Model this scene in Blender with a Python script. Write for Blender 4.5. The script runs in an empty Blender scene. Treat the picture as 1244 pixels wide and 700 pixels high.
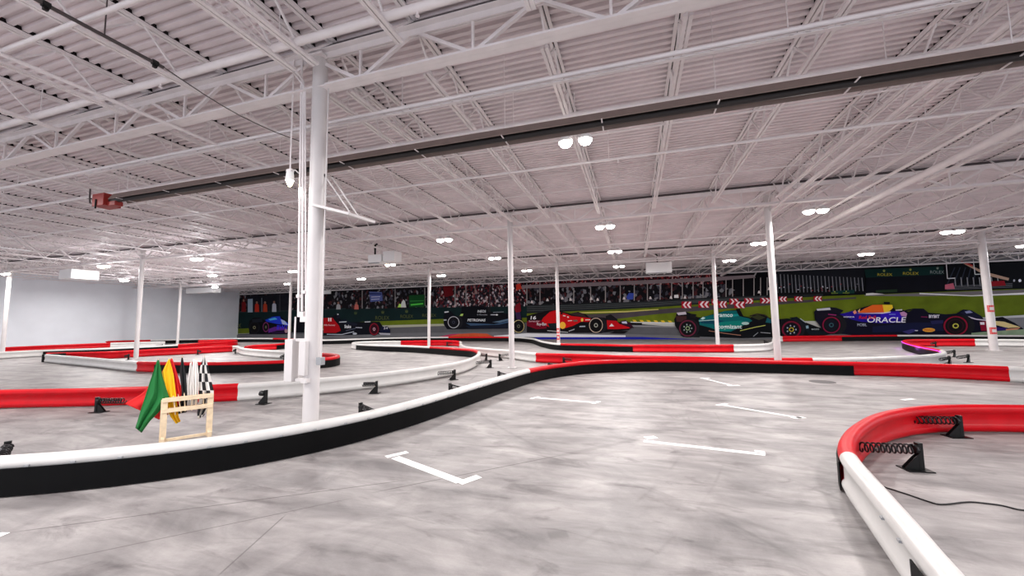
import bpy, math, random
from mathutils import Vector, Matrix
random.seed(7)
C = bpy.context.scene.collection
V = Vector

# ------------------------------------------------------------------ camera
FPX, CAMH = 473.0, 1.8
HY, HS = 389.5, -0.0138
def _ray(x, y): return V(((x-622)/FPX, (350-y)/FPX, -1.0))
_U = V((HS, 1.0, (350-HY)/FPX)).normalized()
_Y = _ray(770, HY+HS*(770-622)).normalized()
_X = _Y.cross(_U).normalized()
_Y = _U.cross(_X)
ROT = Matrix((_X, _Y, _U))            # camera -> world
EYE = V((0, 0, CAMH))
cam = bpy.data.cameras.new('camera'); camo = bpy.data.objects.new('camera', cam); C.objects.link(camo)
camo.matrix_world = Matrix.Translation(EYE) @ ROT.to_4x4()
cam.sensor_width = 36; cam.sensor_fit = 'HORIZONTAL'; cam.lens = 36*FPX/1244
cam.clip_start = 0.05; cam.clip_end = 500
bpy.context.scene.camera = camo
def at(x, y, z=0.0):
    d = ROT @ _ray(x, y); t = (z-CAMH)/d.z
    return EYE + d*t
def onY(x, y, Y):
    d = ROT @ _ray(x, y); return EYE + d*(Y/d.y)
def onplane(x, y, P, N):
    d = ROT @ _ray(x, y); return EYE + d*((P-EYE).dot(N)/d.dot(N))

# ------------------------------------------------------------------ world, exposure
w = bpy.data.worlds.new('world'); bpy.context.scene.world = w; w.use_nodes = True
w.node_tree.nodes['Background'].inputs[0].default_value = (0.86, 0.90, 1.0, 1)
w.node_tree.nodes['Background'].inputs[1].default_value = 1.6
vs = bpy.context.scene.view_settings
vs.view_transform = 'Standard'; vs.look = 'None'; vs.gamma = 1; vs.use_curve_mapping = False
vs.exposure = 0.10
LAMPC = (1,.965,.95); LAMP_W = 250.0        # watts of each high-bay lamp head pair

# ------------------------------------------------------------------ materials
def lin(c):
    return tuple((v/255/12.92 if v/255 <= .04045 else ((v/255+.055)/1.055)**2.4) for v in c)
MATS = {}
def mat(name, rgb, rough=.5, metal=0, emit=0, coat=0, noise=0, nscale=6, spec=.5):
    if name in MATS: return MATS[name]
    m = bpy.data.materials.new(name); m.use_nodes = True; nt = m.node_tree
    b = nt.nodes['Principled BSDF']; col = lin(rgb)+(1,)
    b.inputs['Base Color'].default_value = col
    b.inputs['Roughness'].default_value = rough; b.inputs['Metallic'].default_value = metal
    b.inputs['Coat Weight'].default_value = coat; b.inputs['Coat Roughness'].default_value = .15
    b.inputs['Specular IOR Level'].default_value = spec
    if emit:
        b.inputs['Emission Color'].default_value = col; b.inputs['Emission Strength'].default_value = emit
    if noise:
        tc = nt.nodes.new('ShaderNodeNewGeometry'); n = nt.nodes.new('ShaderNodeTexNoise')
        n.inputs['Scale'].default_value = nscale; n.inputs['Detail'].default_value = 5
        r = nt.nodes.new('ShaderNodeValToRGB')
        r.color_ramp.elements[0].position = .3; r.color_ramp.elements[1].position = .7
        a = tuple(v*(1-noise) for v in col[:3])+(1,); bb = tuple(min(1, v*(1+noise*.5)) for v in col[:3])+(1,)
        r.color_ramp.elements[0].color = a; r.color_ramp.elements[1].color = bb
        nt.links.new(tc.outputs['Position'], n.inputs['Vector']); nt.links.new(n.outputs['Fac'], r.inputs['Fac'])
        nt.links.new(r.outputs['Color'], b.inputs['Base Color'])
    MATS[name] = m; return m
PAINT = mat('white_steel_paint', (234,227,227), .45, noise=.08, nscale=3)
COLP = mat('column_paint', (212,207,206), .45, noise=.06, nscale=2)
DECK = mat('deck_paint', (230,219,221), .6, noise=.12, nscale=1.3)
WALLM = mat('wall_paint', (236,240,246), .8, noise=.05, nscale=.6)
RED = mat('red_plastic', (194,0,18), .38, noise=.12, nscale=4, spec=.2)
WHT = mat('white_plastic', (206,204,201), .33, noise=.06, nscale=4)
BLK = mat('black_rubber', (5,5,6), .55, noise=.35, nscale=5, spec=.12)
BSTEEL = mat('black_steel', (10,10,11), .45, spec=.3)
CHROME = mat('spring_steel', (34,33,35), .3, metal=.5)
DARKPIPE = mat('dark_pipe', (70,62,62), .5)
HEATB = mat('heater_reflector', (122,106,100), .5, noise=.1)
HEATD = mat('heater_tube', (30,25,25), .6)
GAP_SHADE = mat('girder_gap_shade', (84,76,77), .7, noise=.2)  # dark colour painting the shade in the gap above the girders
FLUTE_SHADE = mat('flute_shade', (34,29,31), .9, spec=.1)  # near-black colour in place of the shade inside the deck flutes
BOXRED = mat('burner_red', (150,36,28), .5, noise=.2)
WOOD = mat('pine_wood', (226,204,172), .6, noise=.15, nscale=14)
GREY = mat('grey_box', (150,152,155), .5)
TAPE = mat('white_floor_paint', (240,240,238), .6, noise=.05, nscale=8)
BOXW = mat('white_enamel', (235,235,235), .4)
STICK = mat('red_sticker', (200,60,60), .5)

def emis(name, rgb, s):
    m = bpy.data.materials.new(name); m.use_nodes = True; nt = m.node_tree; nt.nodes.clear()
    e = nt.nodes.new('ShaderNodeEmission'); e.inputs[0].default_value = lin(rgb)+(1,); e.inputs[1].default_value = s
    o = nt.nodes.new('ShaderNodeOutputMaterial'); nt.links.new(e.outputs[0], o.inputs[0]); return m
LED = emis('led_lens', (255,250,240), 30)
LEDW = emis('led_lens_warm', (255,243,190), 30)
PURP = emis('purple_led', (225,90,245), 1.6)

def floor_mat():
    m = bpy.data.materials.new('polished_concrete'); m.use_nodes = True; nt = m.node_tree; N = nt.nodes; L = nt.links
    b = N['Principled BSDF']; g = N.new('ShaderNodeNewGeometry')
    def noise(sc, scale, det=6, rot=0, dist=0):
        mp = N.new('ShaderNodeMapping'); mp.inputs['Scale'].default_value = sc; mp.inputs['Rotation'].default_value = (0,0,rot)
        n = N.new('ShaderNodeTexNoise'); n.inputs['Scale'].default_value = scale; n.inputs['Detail'].default_value = det
        n.inputs['Distortion'].default_value = dist; n.inputs['Roughness'].default_value = .62
        L.new(g.outputs['Position'], mp.inputs['Vector']); L.new(mp.outputs['Vector'], n.inputs['Vector']); return n.outputs['Fac']
    def ramp(f, p0, c0, p1, c1):
        r = N.new('ShaderNodeValToRGB'); r.color_ramp.elements[0].position = p0; r.color_ramp.elements[1].position = p1
        r.color_ramp.elements[0].color = c0; r.color_ramp.elements[1].color = c1; L.new(f, r.inputs['Fac']); return r.outputs['Color']
    def mix(mode, fac, a, bb):
        x = N.new('ShaderNodeMix'); x.data_type = 'RGBA'; x.blend_type = mode; x.inputs['Factor'].default_value = fac
        L.new(a, x.inputs['A']); L.new(bb, x.inputs['B']); return x.outputs['Result']
    base = ramp(noise((.35,1,1), 2.2, 10, .12, .5), .30, lin((122,118,118))+(1,), .70, lin((178,173,171))+(1,))
    cloud = ramp(noise((1,1,1), 1.3, 9, 0, .8), .30, (.62,.61,.62,1), .60, (1,1,1,1))
    base = mix('MULTIPLY', .85, base, cloud)
    streak = ramp(noise((.16,1.5,1), 4.0, 6, -.1, .3), .30, (.76,.75,.75,1), .58, (1,1,1,1))
    base = mix('MULTIPLY', .6, base, streak)
    sp = ramp(noise((.5,1.3,1), 2.7, 9, .5, .8), .32, (.50,.48,.49,1), .45, (1,1,1,1))
    base = mix('MULTIPLY', .75, base, sp)
    hl = ramp(noise((.35,1.5,1), 1.6, 8, .3), .60, (0,0,0,1), .80, (.16,.15,.15,1))
    base = mix('ADD', .8, base, hl)
    fine = ramp(noise((1,1,1), 60, 3), .3, (.92,.92,.92,1), .6, (1,1,1,1))
    base = mix('MULTIPLY', .7, base, fine)
    # tyre marks: thin arcs
    def ring(cx, cy, r, wd, amt):
        nonlocal base
        s = N.new('ShaderNodeVectorMath'); s.operation = 'DISTANCE'; s.inputs[1].default_value = (cx,cy,0)
        L.new(g.outputs['Position'], s.inputs[0])
        a = N.new('ShaderNodeMath'); a.operation = 'SUBTRACT'; a.inputs[1].default_value = r; L.new(s.outputs['Value'], a.inputs[0])
        bb = N.new('ShaderNodeMath'); bb.operation = 'ABSOLUTE'; L.new(a.outputs[0], bb.inputs[0])
        c = N.new('ShaderNodeMapRange'); c.inputs['From Min'].default_value = 0; c.inputs['From Max'].default_value = wd
        c.inputs['To Min'].default_value = amt; c.inputs['To Max'].default_value = 0; L.new(bb.outputs[0], c.inputs['Value'])
        nn = N.new('ShaderNodeMath'); nn.operation = 'MULTIPLY'
        r2 = ramp(noise((1,1,1), 1.1, 3), .45, (0,0,0,1), .62, (1,1,1,1))
        L.new(c.outputs['Result'], nn.inputs[0]); L.new(r2, nn.inputs[1])
        x = N.new('ShaderNodeMix'); x.data_type = 'RGBA'; x.blend_type = 'MIX'
        L.new(nn.outputs[0], x.inputs['Factor']); L.new(base, x.inputs['A']); x.inputs['B'].default_value = (.10,.09,.09,1)
        base = x.outputs['Result']
    ring(-9.5, 8.5, 10.4, .035, .3); ring(-9.5, 8.5, 10.9, .025, .3); ring(-4, 12.5, 9.6, .03, .25)
    ring(-2.5, 1.0, 4.4, .03, .5); ring(6, 14, 11.2, .05, .45); ring(-3, -6, 9.2, .04, .5); ring(9, 9, 8.3, .05,.4)
    def crack(p0, p1, wd, amt):
        nonlocal base
        d = (V(p1)-V(p0)); Ln = d.length; d.normalize(); mid = (V(p0)+V(p1))/2
        mp = N.new('ShaderNodeMapping'); mp.vector_type = 'TEXTURE'; mp.inputs['Location'].default_value = (mid.x, mid.y, 0)
        mp.inputs['Rotation'].default_value = (0,0,math.atan2(d.y,d.x)); L.new(g.outputs['Position'], mp.inputs['Vector'])
        sp_ = N.new('ShaderNodeSeparateXYZ'); L.new(mp.outputs['Vector'], sp_.inputs[0])
        def rng(sock, lo, hi, a_, b_):
            ab = N.new('ShaderNodeMath'); ab.operation = 'ABSOLUTE'; L.new(sock, ab.inputs[0])
            c = N.new('ShaderNodeMapRange'); c.inputs['From Min'].default_value = lo; c.inputs['From Max'].default_value = hi
            c.inputs['To Min'].default_value = a_; c.inputs['To Max'].default_value = b_; L.new(ab.outputs[0], c.inputs['Value']); return c.outputs['Result']
        mu = N.new('ShaderNodeMath'); mu.operation = 'MULTIPLY'
        L.new(rng(sp_.outputs['Y'], wd*.4, wd, amt, 0), mu.inputs[0]); L.new(rng(sp_.outputs['X'], Ln*.45, Ln*.55, 1, 0), mu.inputs[1])
        x = N.new('ShaderNodeMix'); x.data_type = 'RGBA'; L.new(mu.outputs[0], x.inputs['Factor']); L.new(base, x.inputs['A']); x.inputs['B'].default_value = (.08,.07,.07,1)
        base = x.outputs['Result']
    crack((-2.67,3.70,0), (-1.0,5.3,0), .012, .8); crack((-1.0,5.3,0), (-.01,6.28,0), .07, .25)
    crack((-5.28,2.13,0), (-2.6,4.0,0), .012, .7); crack((-4.4,1.9,0), (-2.88,3.44,0), .010, .6); crack((-2.93,2.21,0), (-3.2,3.0,0), .010, .6)
    crack((-.75,3.35,0), (-.60,3.42,0), .08, .35)
    L.new(base, b.inputs['Base Color'])
    rr = N.new('ShaderNodeMapRange'); L.new(noise((.3,1,1), 2.2, 5), rr.inputs['Value'])
    rr.inputs['To Min'].default_value = .38; rr.inputs['To Max'].default_value = .66
    L.new(rr.outputs['Result'], b.inputs['Roughness']); b.inputs['Specular IOR Level'].default_value = .35
    return m

# ------------------------------------------------------------------ mesh helpers
class MB:
    def __init__(s): s.v = []; s.f = []; s.m = []; s.mi = 0
    def add(s, vs_, fs):
        o = len(s.v); s.v += [tuple(p) for p in vs_]
        for f in fs: s.f.append(tuple(o+i for i in f)); s.m.append(s.mi)
        return s
    def box(s, a, b):
        x0,y0,z0 = [min(p,q) for p,q in zip(a,b)]; x1,y1,z1 = [max(p,q) for p,q in zip(a,b)]
        return s.add([(x0,y0,z0),(x1,y0,z0),(x1,y1,z0),(x0,y1,z0),(x0,y0,z1),(x1,y0,z1),(x1,y1,z1),(x0,y1,z1)],
              [(0,3,2,1),(4,5,6,7),(0,1,5,4),(1,2,6,5),(2,3,7,6),(3,0,4,7)])
    def bar(s, p, q, wd, ht=None, up=V((0,0,1))):
        p, q = V(p), V(q); ht = ht or wd; d = (q-p).normalized()
        if abs(d.dot(up)) > .98: up = V((0,1,0))
        a = d.cross(up).normalized()*wd/2; b = a.cross(d).normalized()*ht/2
        c = [p-a-b, p+a-b, p+a+b, p-a+b, q-a-b, q+a-b, q+a+b, q-a+b]
        return s.add(c, [(0,1,2,3),(7,6,5,4),(0,4,5,1),(1,5,6,2),(2,6,7,3),(3,7,4,0)])
    def tube(s, pts, r, n=8, cap=True, closed=False):
        pts = [V(p) for p in pts]; k = len(pts); rs = r if isinstance(r, (list,tuple)) else [r]*k
        up = V((0,0,1)); ref = None; vs_ = []
        for i, p in enumerate(pts):
            d = (pts[min(i+1,k-1)]-pts[max(i-1,0)]).normalized()
            if ref is None:
                ref = d.cross(up if abs(d.z) < .95 else V((1,0,0))).normalized()
            else:
                ref = (ref - d*ref.dot(d)); ref.normalize()
            b = d.cross(ref)
            for j in range(n):
                a = 2*math.pi*j/n; vs_.append(p+(ref*math.cos(a)+b*math.sin(a))*rs[i])
        fs = []
        for i in range(k-1):
            for j in range(n):
                j2 = (j+1) % n; fs.append((i*n+j, i*n+j2, (i+1)*n+j2, (i+1)*n+j))
        if cap: fs += [tuple(range(n))[::-1], tuple((k-1)*n+j for j in range(n))]
        return s.add(vs_, fs)
    def prism(s, poly, d):         # poly of 3d points extruded by vector d
        n = len(poly); d = V(d); a = [V(p) for p in poly]; b = [p+d for p in a]
        return s.add(a+b, [tuple(range(n))[::-1], tuple(range(n,2*n))]+[(i,(i+1)%n,n+(i+1)%n,n+i) for i in range(n)])
    def build(s, name, mats, parent=None, smooth=False, bevel=0):
        me = bpy.data.meshes.new(name); me.from_pydata(s.v, [], s.f)
        if not isinstance(mats, (list,tuple)): mats = [mats]
        for m in mats: me.materials.append(m)
        me.polygons.foreach_set('material_index', s.m)
        if smooth:
            me.polygons.foreach_set('use_smooth', [True]*len(me.polygons))
            try: me.set_sharp_from_angle(angle=math.radians(40))
            except Exception: pass
        me.update(); o = bpy.data.objects.new(name, me); C.objects.link(o)
        if parent is not None: 
            o.parent = parent
        if bevel:
            bv = o.modifiers.new('bevel', 'BEVEL'); bv.width = bevel; bv.segments = 2; bv.limit_method = 'ANGLE'
        return o
    def shift(s, d): s.v = [(x-d[0], y-d[1], z-d[2]) for x,y,z in s.v]; return s
def thing(name, label, cat, loc=(0,0,0), group=None, rz=0):
    o = bpy.data.objects.new(name, None); C.objects.link(o); o.location = loc; o.rotation_euler = (0,0,rz)
    o.empty_display_size = .1
    return tag(o, label, cat, group)
def tag(o, label, cat, group=None):
    o['label'] = label; o['category'] = cat
    if group: o['group'] = group
    return o
def struct(o): o['kind'] = 'structure'; return o
def copy_tree(root, loc, label=None, group=None, rz=None):
    r = root.copy(); C.objects.link(r); r.location = loc
    if rz is not None: r.rotation_euler = (0,0,rz)
    if label: r['label'] = label
    if group: r['group'] = group
    for ch in [c for c in root.children]:
        c = ch.copy(); C.objects.link(c); c.parent = r
        for g in [c2 for c2 in ch.children]:
            d = g.copy(); C.objects.link(d); d.parent = c
    return r

# ------------------------------------------------------------------ building grid
ROWS = [4.7, 14.4, 25.4]                       # girder rows
WY, WX = 36.3, -47.0                           # back wall, left wall
XR, Y0 = 34.0, -7.0
ZB, ZT, ZD = 5.45, 6.05, 6.20                  # girder bottom, girder top, deck underside
COLX = [-41.0, -26.8, -14.3, -4.75, 4.5, 17.0, 27.5]

fb = MB(); fb.box((WX-.3, Y0, -.2), (XR, WY+.3, 0)); struct(fb.build('floor', floor_mat()))
# corrugated roof deck, ribs run along x
db = MB(); ys = []; p = .15; n = int((WY+.3-Y0)/p); prof = []
for i in range(n):
    y = Y0+i*p
    prof += [(y, 0), (y+p*.44, 0), (y+p*.52, .055), (y+p*.92, .055)]
prof.append((Y0+n*p, 0))
vsx = []
for x in (WX-.3, XR):
    for (y, z) in prof: vsx.append((x, y, ZD+z))
k = len(prof); db.add(vsx, [(i, i+1, k+i+1, k+i) for i in range(k-1)])
vsx = [(x, y, ZD+.14) for x in (WX-.3, XR) for y in (Y0, Y0+n*p)]
db.add(vsx, [(0,2,3,1)])
struct(db.build('ceiling', DECK))
wl = MB(); wl.box((WX-.3, Y0, 0), (WX, WY+.3, ZD)); struct(wl.build('wall_left', WALLM))
wb = MB(); wb.box((WX, WY, 0), (XR, WY+.3, ZD)); struct(wb.build('wall_back', mat('back_wall_paint', (122,120,122), .8, noise=.08, nscale=.8)))

# ------------------------------------------------------------------ columns
def proj(p):
    c = ROT.transposed() @ (V(p)-EYE); return 622+FPX*c.x/-c.z, 350-FPX*c.y/-c.z
def x_for(px, Y, z):           # X on row Y whose height z shows at pixel column px
    lo, hi = -80, min(60, Y*3.0)
    for _ in range(50):
        m = (lo+hi)/2
        if proj((m, Y, z))[0] < px: lo = m
        else: hi = m
    return lo
def column(px, Y, z, label, r=.105, top=ZT-.05):
    X = x_for(px, Y, z)
    t = thing('steel_column', label, 'column', (X, Y, 0))
    m = MB(); m.tube([(0,0,.02), (0,0,top-.03)], r, 24); m.build('shaft', COLP, t, smooth=True)
    m = MB(); m.box((-r-.05,-r-.05,0), (r+.05,r+.05,.02)); m.build('base_plate', COLP, t)
    m = MB(); m.box((-r-.04,-r-.04,top-.03), (r+.04,r+.04,top)); m.build('cap_plate', PAINT, t)
    return t
col_main = column(384.6, ROWS[0], 3.6, 'large white round steel column standing near behind the black barrier, with conduits', r=.110, top=5.98)
col_mid = column(620.9, ROWS[1], 2.2, 'white round steel column in the middle of the infield between the barriers')
col_e = column(940.5, ROWS[1]+.85, 2.2, 'white round steel column behind the red topped barrier, in front of the dark green race car')
col_b2 = column(168, ROWS[1], 2.0, 'white round steel column at the left island, right of the bright white heater box')
col_a2 = column(6, ROWS[1], 2.0, 'white round steel column at the far left edge in front of the blank wall')
col_a3 = column(217, ROWS[2], 2.0, 'thin white round column standing close to the blank left wall')
col_b3 = column(352, ROWS[2], 2.0, 'thin white column just left of the large near column, covering the blue race car')
col_c3 = column(521.2, ROWS[2], 2.0, 'thin white column standing inside the red and white hairpin barrier loop')
col_d3 = column(677.8, ROWS[2], 2.0, 'thin white column in front of the red race car on the mural')
col_e3 = column(870, ROWS[2], 2.0, 'thin white column in front of the teal race car on the mural')
col_f3 = column(1202, ROWS[2], 2.0, 'white round column at the right with two red and white stickers', r=.15)
for t, pxs in ((col_f3, ((1205,375),(1208,402))), (col_d3, ((677.5,402),(678,410)))):
    for (px,py) in pxs:
        q = onY(px, py, t.location.y-.17)
        z = q.z
        m = MB(); R = .155 if t is col_f3 else .11
        pts = []
        for a in (-150,-120,-90,-60,-30):
            a = math.radians(a); pts.append((R*math.cos(a), R*math.sin(a)))
        for (z0, z1, rr, mi) in ((z-.17, z+.17, 0, 0), (z-.07, z+.07, .004, 1)):
            vv = [(x*(1+rr/R), y*(1+rr/R), zz) for zz in (z0,z1) for x,y in (pts if mi == 0 else pts[1:4])]
            nn = len(vv)//2; m.mi = mi; m.add(vv, [(i,i+1,nn+i+1,nn+i) for i in range(nn-1)])
        o = m.build('sticker', [STICK, WHT], t); o['label'] = 'red sticker with a white square'

# ------------------------------------------------------------------ girders
def girder(x0, x1, Y, label, group):
    t = thing('roof_girder', label, 'girder', (x0, Y, 0), group); L = x1-x0
    m = MB()
    for s in (-1, 1):
        m.box((0, s*.006, ZT-.11), (L, s*.03, ZT-.013)); m.box((0, s*.006, ZT-.012), (L, s*.12, ZT))
    m.build('top_chord', PAINT, t)
    m = MB()
    for s in (-1, 1):
        m.box((0, s*.003, ZB+.011), (L, s*.027, ZB+.09)); m.box((0, s*.001, ZB), (L, s*.10, ZB+.01))
    m.build('bottom_chord', PAINT, t)
    m = MB(); m.box((0,-.045,ZT+.001), (L,.045,ZT+.095)); o = m.build('gap_shade_strip', GAP_SHADE, t); o['label'] = 'dark strip standing in for the shade between girder and joists'
    m = MB(); n = max(2, round(L/1.86)); d = L/n
    for i in range(n):
        m.bar((i*d+.06,0,ZT-.07), (i*d+d/2-.05,0,ZB+.05), .05); m.bar((i*d+d/2+.05,0,ZB+.05), (i*d+d-.06,0,ZT-.07), .05)
        m.bar((i*d+d/2,0,ZB+.03), (i*d+d/2,0,ZT-.05), .035)
    m.build('web', PAINT, t)
    return t
bn = ['far left', 'left', 'centre left', 'centre', 'centre right', 'right']
rn = ['nearest row', 'middle row', 'far row']
for r, Y in enumerate(ROWS):
    for i in range(6):
        if r == 0 and i in (0,1,4,5): continue
        if r == 1 and i == 5: continue
        if r == 0 and i == 3:
            girder(COLX[i], COLX[i+1], Y, 'white trussed roof girder running right from the large near column', None); continue
        if r == 0 and i == 2:
            girder(COLX[i], COLX[i+1], Y, 'white trussed roof girder running left from the large near column', None); continue
        girder(COLX[i], COLX[i+1], Y, 'white trussed roof girder, %s of columns, %s bay' % (rn[r], bn[i]), None)
girder(WX, COLX[0], ROWS[1], 'white trussed roof girder, middle row of columns, ending at the blank left wall', None)
girder(WX, COLX[0], ROWS[2], 'white trussed roof girder, far row of columns, ending at the blank left wall', None)
edge = girder(WX, XR, WY-.18, 'long white trussed girder running along the top of the wall mural', None)

# ------------------------------------------------------------------ joists
def joist_proto(L):
    t = bpy.data.objects.new('roof_joist', None); C.objects.link(t)
    m = MB()
    for s in (-1, 1): m.box((s*.010, 0, ZD-.05), (s*.062, L, ZD-.012)); 
    m.build('top_chord', PAINT, t)
    m = MB(); m.box((-.055, 0, ZD-.010), (.055, L, ZD+.052)); o = m.build('flute_shade_strip', FLUTE_SHADE, t); o['label'] = 'dark strip standing in for shade in the flutes above the joist'
    m = MB()
    for s in (-1, 1): m.box((s*.010, .35, ZB+.13), (s*.058, L-.35, ZB+.17))
    m.build('bottom_chord', PAINT, t)
    m = MB(); n = round(L/1.2); d = L/n
    for i in range(n):
        m.bar((0,i*d+.03,ZD-.03), (0,i*d+d/2,ZB+.15), .027); m.bar((0,i*d+d/2,ZB+.15), (0,i*d+d-.03,ZD-.03), .027)
    m.build('web', PAINT, t)
    return t
jx = []
div = [7, 7, 5, 5, 7, 6]
for i in range(6):
    for j in range(div[i]):
        jx.append(COLX[i]+(COLX[i+1]-COLX[i])*j/div[i])
        if j == 0: jx.append(COLX[i]+.42)
jx += [COLX[-1], COLX[0]-2, COLX[0]-4]
jx.sort()
bays = [(-5.0, ROWS[0]), (ROWS[0], ROWS[1]), (ROWS[1], ROWS[2]), (ROWS[2], WY-.18)]
lim = [(-16, 1.5), (-44, 15), (-50, 26), (-50, 30)]
bayname = ['overhead bay before nearest girder', 'bay behind the nearest girder', 'bay behind the middle girder', 'last bay against the mural']
for b, (ya, yb) in enumerate(bays):
    proto = None; k = 0
    xs = [x for x in jx if lim[b][0] < x < lim[b][1]]
    for k, x in enumerate(xs):
        side = 'left of' if x < -4.8 else 'right of'
        near = sum(1 for q in xs if (q < -4.8) == (x < -4.8) and abs(q+4.8) < abs(x+4.8))
        lab = 'white roof joist, %s, number %d %s the near column line' % (bayname[b], near+1, 'left of' if x < -4.8 else 'right of')
        if proto is None:
            proto = joist_proto(yb-ya); proto.location = (x, ya, 0); tag(proto, lab, 'joist', 'roof joists in the '+bayname[b])
        else: copy_tree(proto, (x, ya, 0), lab)

# bridging rods between the joists
for b, (ya, yb) in enumerate(bays):
    x0, x1 = max(lim[b][0], WX+.2), lim[b][1]
    for f in ((.5,) if b == 0 else (.33, .67)):
        y = ya+(yb-ya)*f
        m = MB(); m.box((x0,y-.012,ZB+.125), (x1,y+.012,ZB+.13+.02)); m.box((x0,y-.012,ZD-.075), (x1,y+.012,ZD-.055))
        i = -1
        for a, c in zip(jx, jx[1:]):
            if a < x0 or c > x1: continue
            m.bar((a,y,ZB+.14), (c,y,ZD-.07), .014); m.bar((a,y,ZD-.07), (c,y,ZB+.14), .014)
        tag(m.build('bridging_rod', PAINT), 'thin white cross bridging, %s, %s line' % (bayname[b], 'only' if b == 0 else ('nearer' if f < .5 else 'farther')), 'bridging')

# ------------------------------------------------------------------ ceiling pipes
def xpipe(px, py, z, r, label, x0, x1, m=PAINT, name='sprinkler_pipe', hang=True, heads=True):
    q = at(px, py, z); t = thing(name, label, 'pipe', (0, q.y, z))
    mb = MB(); mb.tube([(x0,0,0),(x1,0,0)], r, 10); mb.build('pipe', m, t, smooth=True)
    if hang:
        x = x0+1.2
        while x < x1:
            h = MB(); h.tube([(x,0,r),(x,0,ZD-z)], .008, 5); h.build('hanger_rod', m, t); x += 5.6
    if heads:
        x = x0+.8
        while x < x1:
            h = MB(); h.tube([(x,0,-r),(x,0,-r-.05)], .014, 6); h.tube([(x,0,-r-.05),(x,0,-r-.06)], .028, 8); h.build('sprinkler_head', m, t); x += 4.6
    return t
def ypipe(px, py, z, r, label, y0, y1, m=PAINT, name='ceiling_pipe', clamps=None):
    q = at(px, py, z); t = thing(name, label, 'pipe', (q.x, 0, z))
    mb = MB(); mb.tube([(0,y0,0),(0,y1,0)], r, 12); mb.build('pipe', m, t, smooth=True)
    y = y0+.7
    while y < y1:
        h = MB(); h.tube([(0,y,r),(0,y,ZD-z)], .008, 5); h.build('hanger_rod', m, t); y += 4.1
    for y in (clamps or []):
        h = MB(); h.tube([(0,y-.03,0),(0,y+.03,0)], r*1.8, 8); h.box((-.02,y-.02,-r*3), (.02,y+.02,r)); h.build('clamp', BSTEEL, t)
    return t
xpipe(262, 79, 5.66, .055, 'thick white sprinkler pipe crossing just in front of the nearest girder', -17, 3.2)
xpipe(400, 149, 5.40, .035, 'white conduit with perforated tray crossing the ceiling above the dark heater', -16, 14, heads=False)
m = MB(); q = at(400, 153, 5.33)
for i in range(140):
    x = -12+i*.18; m.box((x, q.y-.02, 5.30), (x+.13, q.y+.02, 5.315))
for dz in (5.295, 5.318): m.box((-12, q.y-.03, dz), (13.2, q.y+.03, dz+.006))
tag(m.build('cable_tray', PAINT), 'narrow perforated cable tray slung beneath the white conduit', 'cable tray')
xpipe(400, 190, 5.42, .03, 'thin white sprinkler pipe close above the dark heater', -20, 16)
xpipe(300, 252, 5.36, .03, 'thin white sprinkler pipe behind the dark heater', -24, 18)
xpipe(700, 300, 5.36, .035, 'thin white sprinkler pipe behind the middle girder', -40, 24)
xpipe(700, 322, 5.36, .035, 'thin white sprinkler pipe in the last bay before the mural', -44, 28)
xpipe(60, 40, 5.45, .028, 'thin white sprinkler pipe at the top left of the ceiling', -17, -3, heads=False)
ypipe(1150, 198, 5.22, .085, 'thick white sprinkler main running down the right side of the ceiling', 1, 35)
ypipe(1041, 235, 5.42, .04, 'medium white pipe running beside the thick sprinkler main', 1, 35)
ypipe(963, 235, 5.45, .03, 'slim white conduit running left of the medium pipe on the right', 1, 35)
ypipe(940, 262, 5.5, .022, 'slimmest white conduit in the right hand group of ceiling pipes', 1, 35)
ypipe(100, 107, 5.40, .03, 'light conduit crossing the upper left ceiling diagonally', .5, 14)
q = at(55, 6, 5.35).y; q2 = at(190, 76, 5.35).y
ypipe(120, 40, 5.35, .022, 'dark pipe with two black clamps at the top left', q-.2, q2+.1, m=DARKPIPE, clamps=[q, q2])
# black cable sagging from the dark pipe to the large column
m = MB(); a = at(192,77,5.35); b2 = at(365,172,5.2)
m.tube([a.lerp(b2, i/8)+V((0,0,-.12*math.sin(math.pi*i/8))) for i in range(9)], .008, 5)
tag(m.build('ceiling_cable', DARKPIPE), 'thin dark cable strung from the clamped pipe towards the near column', 'cable')

# conduits on the near column
cx, cy = col_main.location.x, col_main.location.y
tq = thing('electrical_conduit', 'bundle of white conduits running down the left side of the near column', 'conduit', (cx, cy, 0))
dv = V((1,0,0))
def nearcol(px, py, Y=None): 
    Y = Y or cy-.05; p_ = onY(px, py, Y); return p_
for (pa, pb, pc, r) in (((375,81),(366,110),(362.5,385),.017), ((263,0),(369,88),(367,378),.017), ((282,0),(371,96),(371.5,380),.012)):
    p2 = nearcol(*pb); p3 = nearcol(*pc); 
    m = MB()
    if pa[1] > 50: m.tube([V((p2.x,p2.y,6.0)), p2, p3], r, 8)
    else:
        p1 = at(pa[0], pa[1], p2.z+.02); m.tube([p1, p2+V((-.08,-.1,0)), p2+V((0,0,-.15)), p3], r, 8)
    m.shift(tq.location); m.build('conduit', PAINT, tq, smooth=True)
for (px, py, s) in ((367,382,.05), (371,355,.03), (364,360,.03), (370,388,.05)):
    p_ = nearcol(px, py); m = MB(); m.box(p_-V((s,.04,s*.8)), p_+V((s,.02,s*.8))); m.shift(tq.location); m.build('junction_box', PAINT, tq, bevel=.005)
p2 = nearcol(359,385); p3 = nearcol(358,412); m = MB(); m.tube([p2, p3], .012, 8); m.shift(tq.location); m.build('conduit', PAINT, tq)
te = thing('electrical_cabinet', 'narrow white electrical cabinet held off the near column on two arms', 'electrical box', (cx,cy,0))
a = nearcol(350.5,463); b2 = nearcol(361.5,412)
m = MB(); m.box((a.x-cx, -.14, a.z), (b2.x-cx, 0, b2.z)); m.build('cabinet', COLP, te, bevel=.006)
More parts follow.
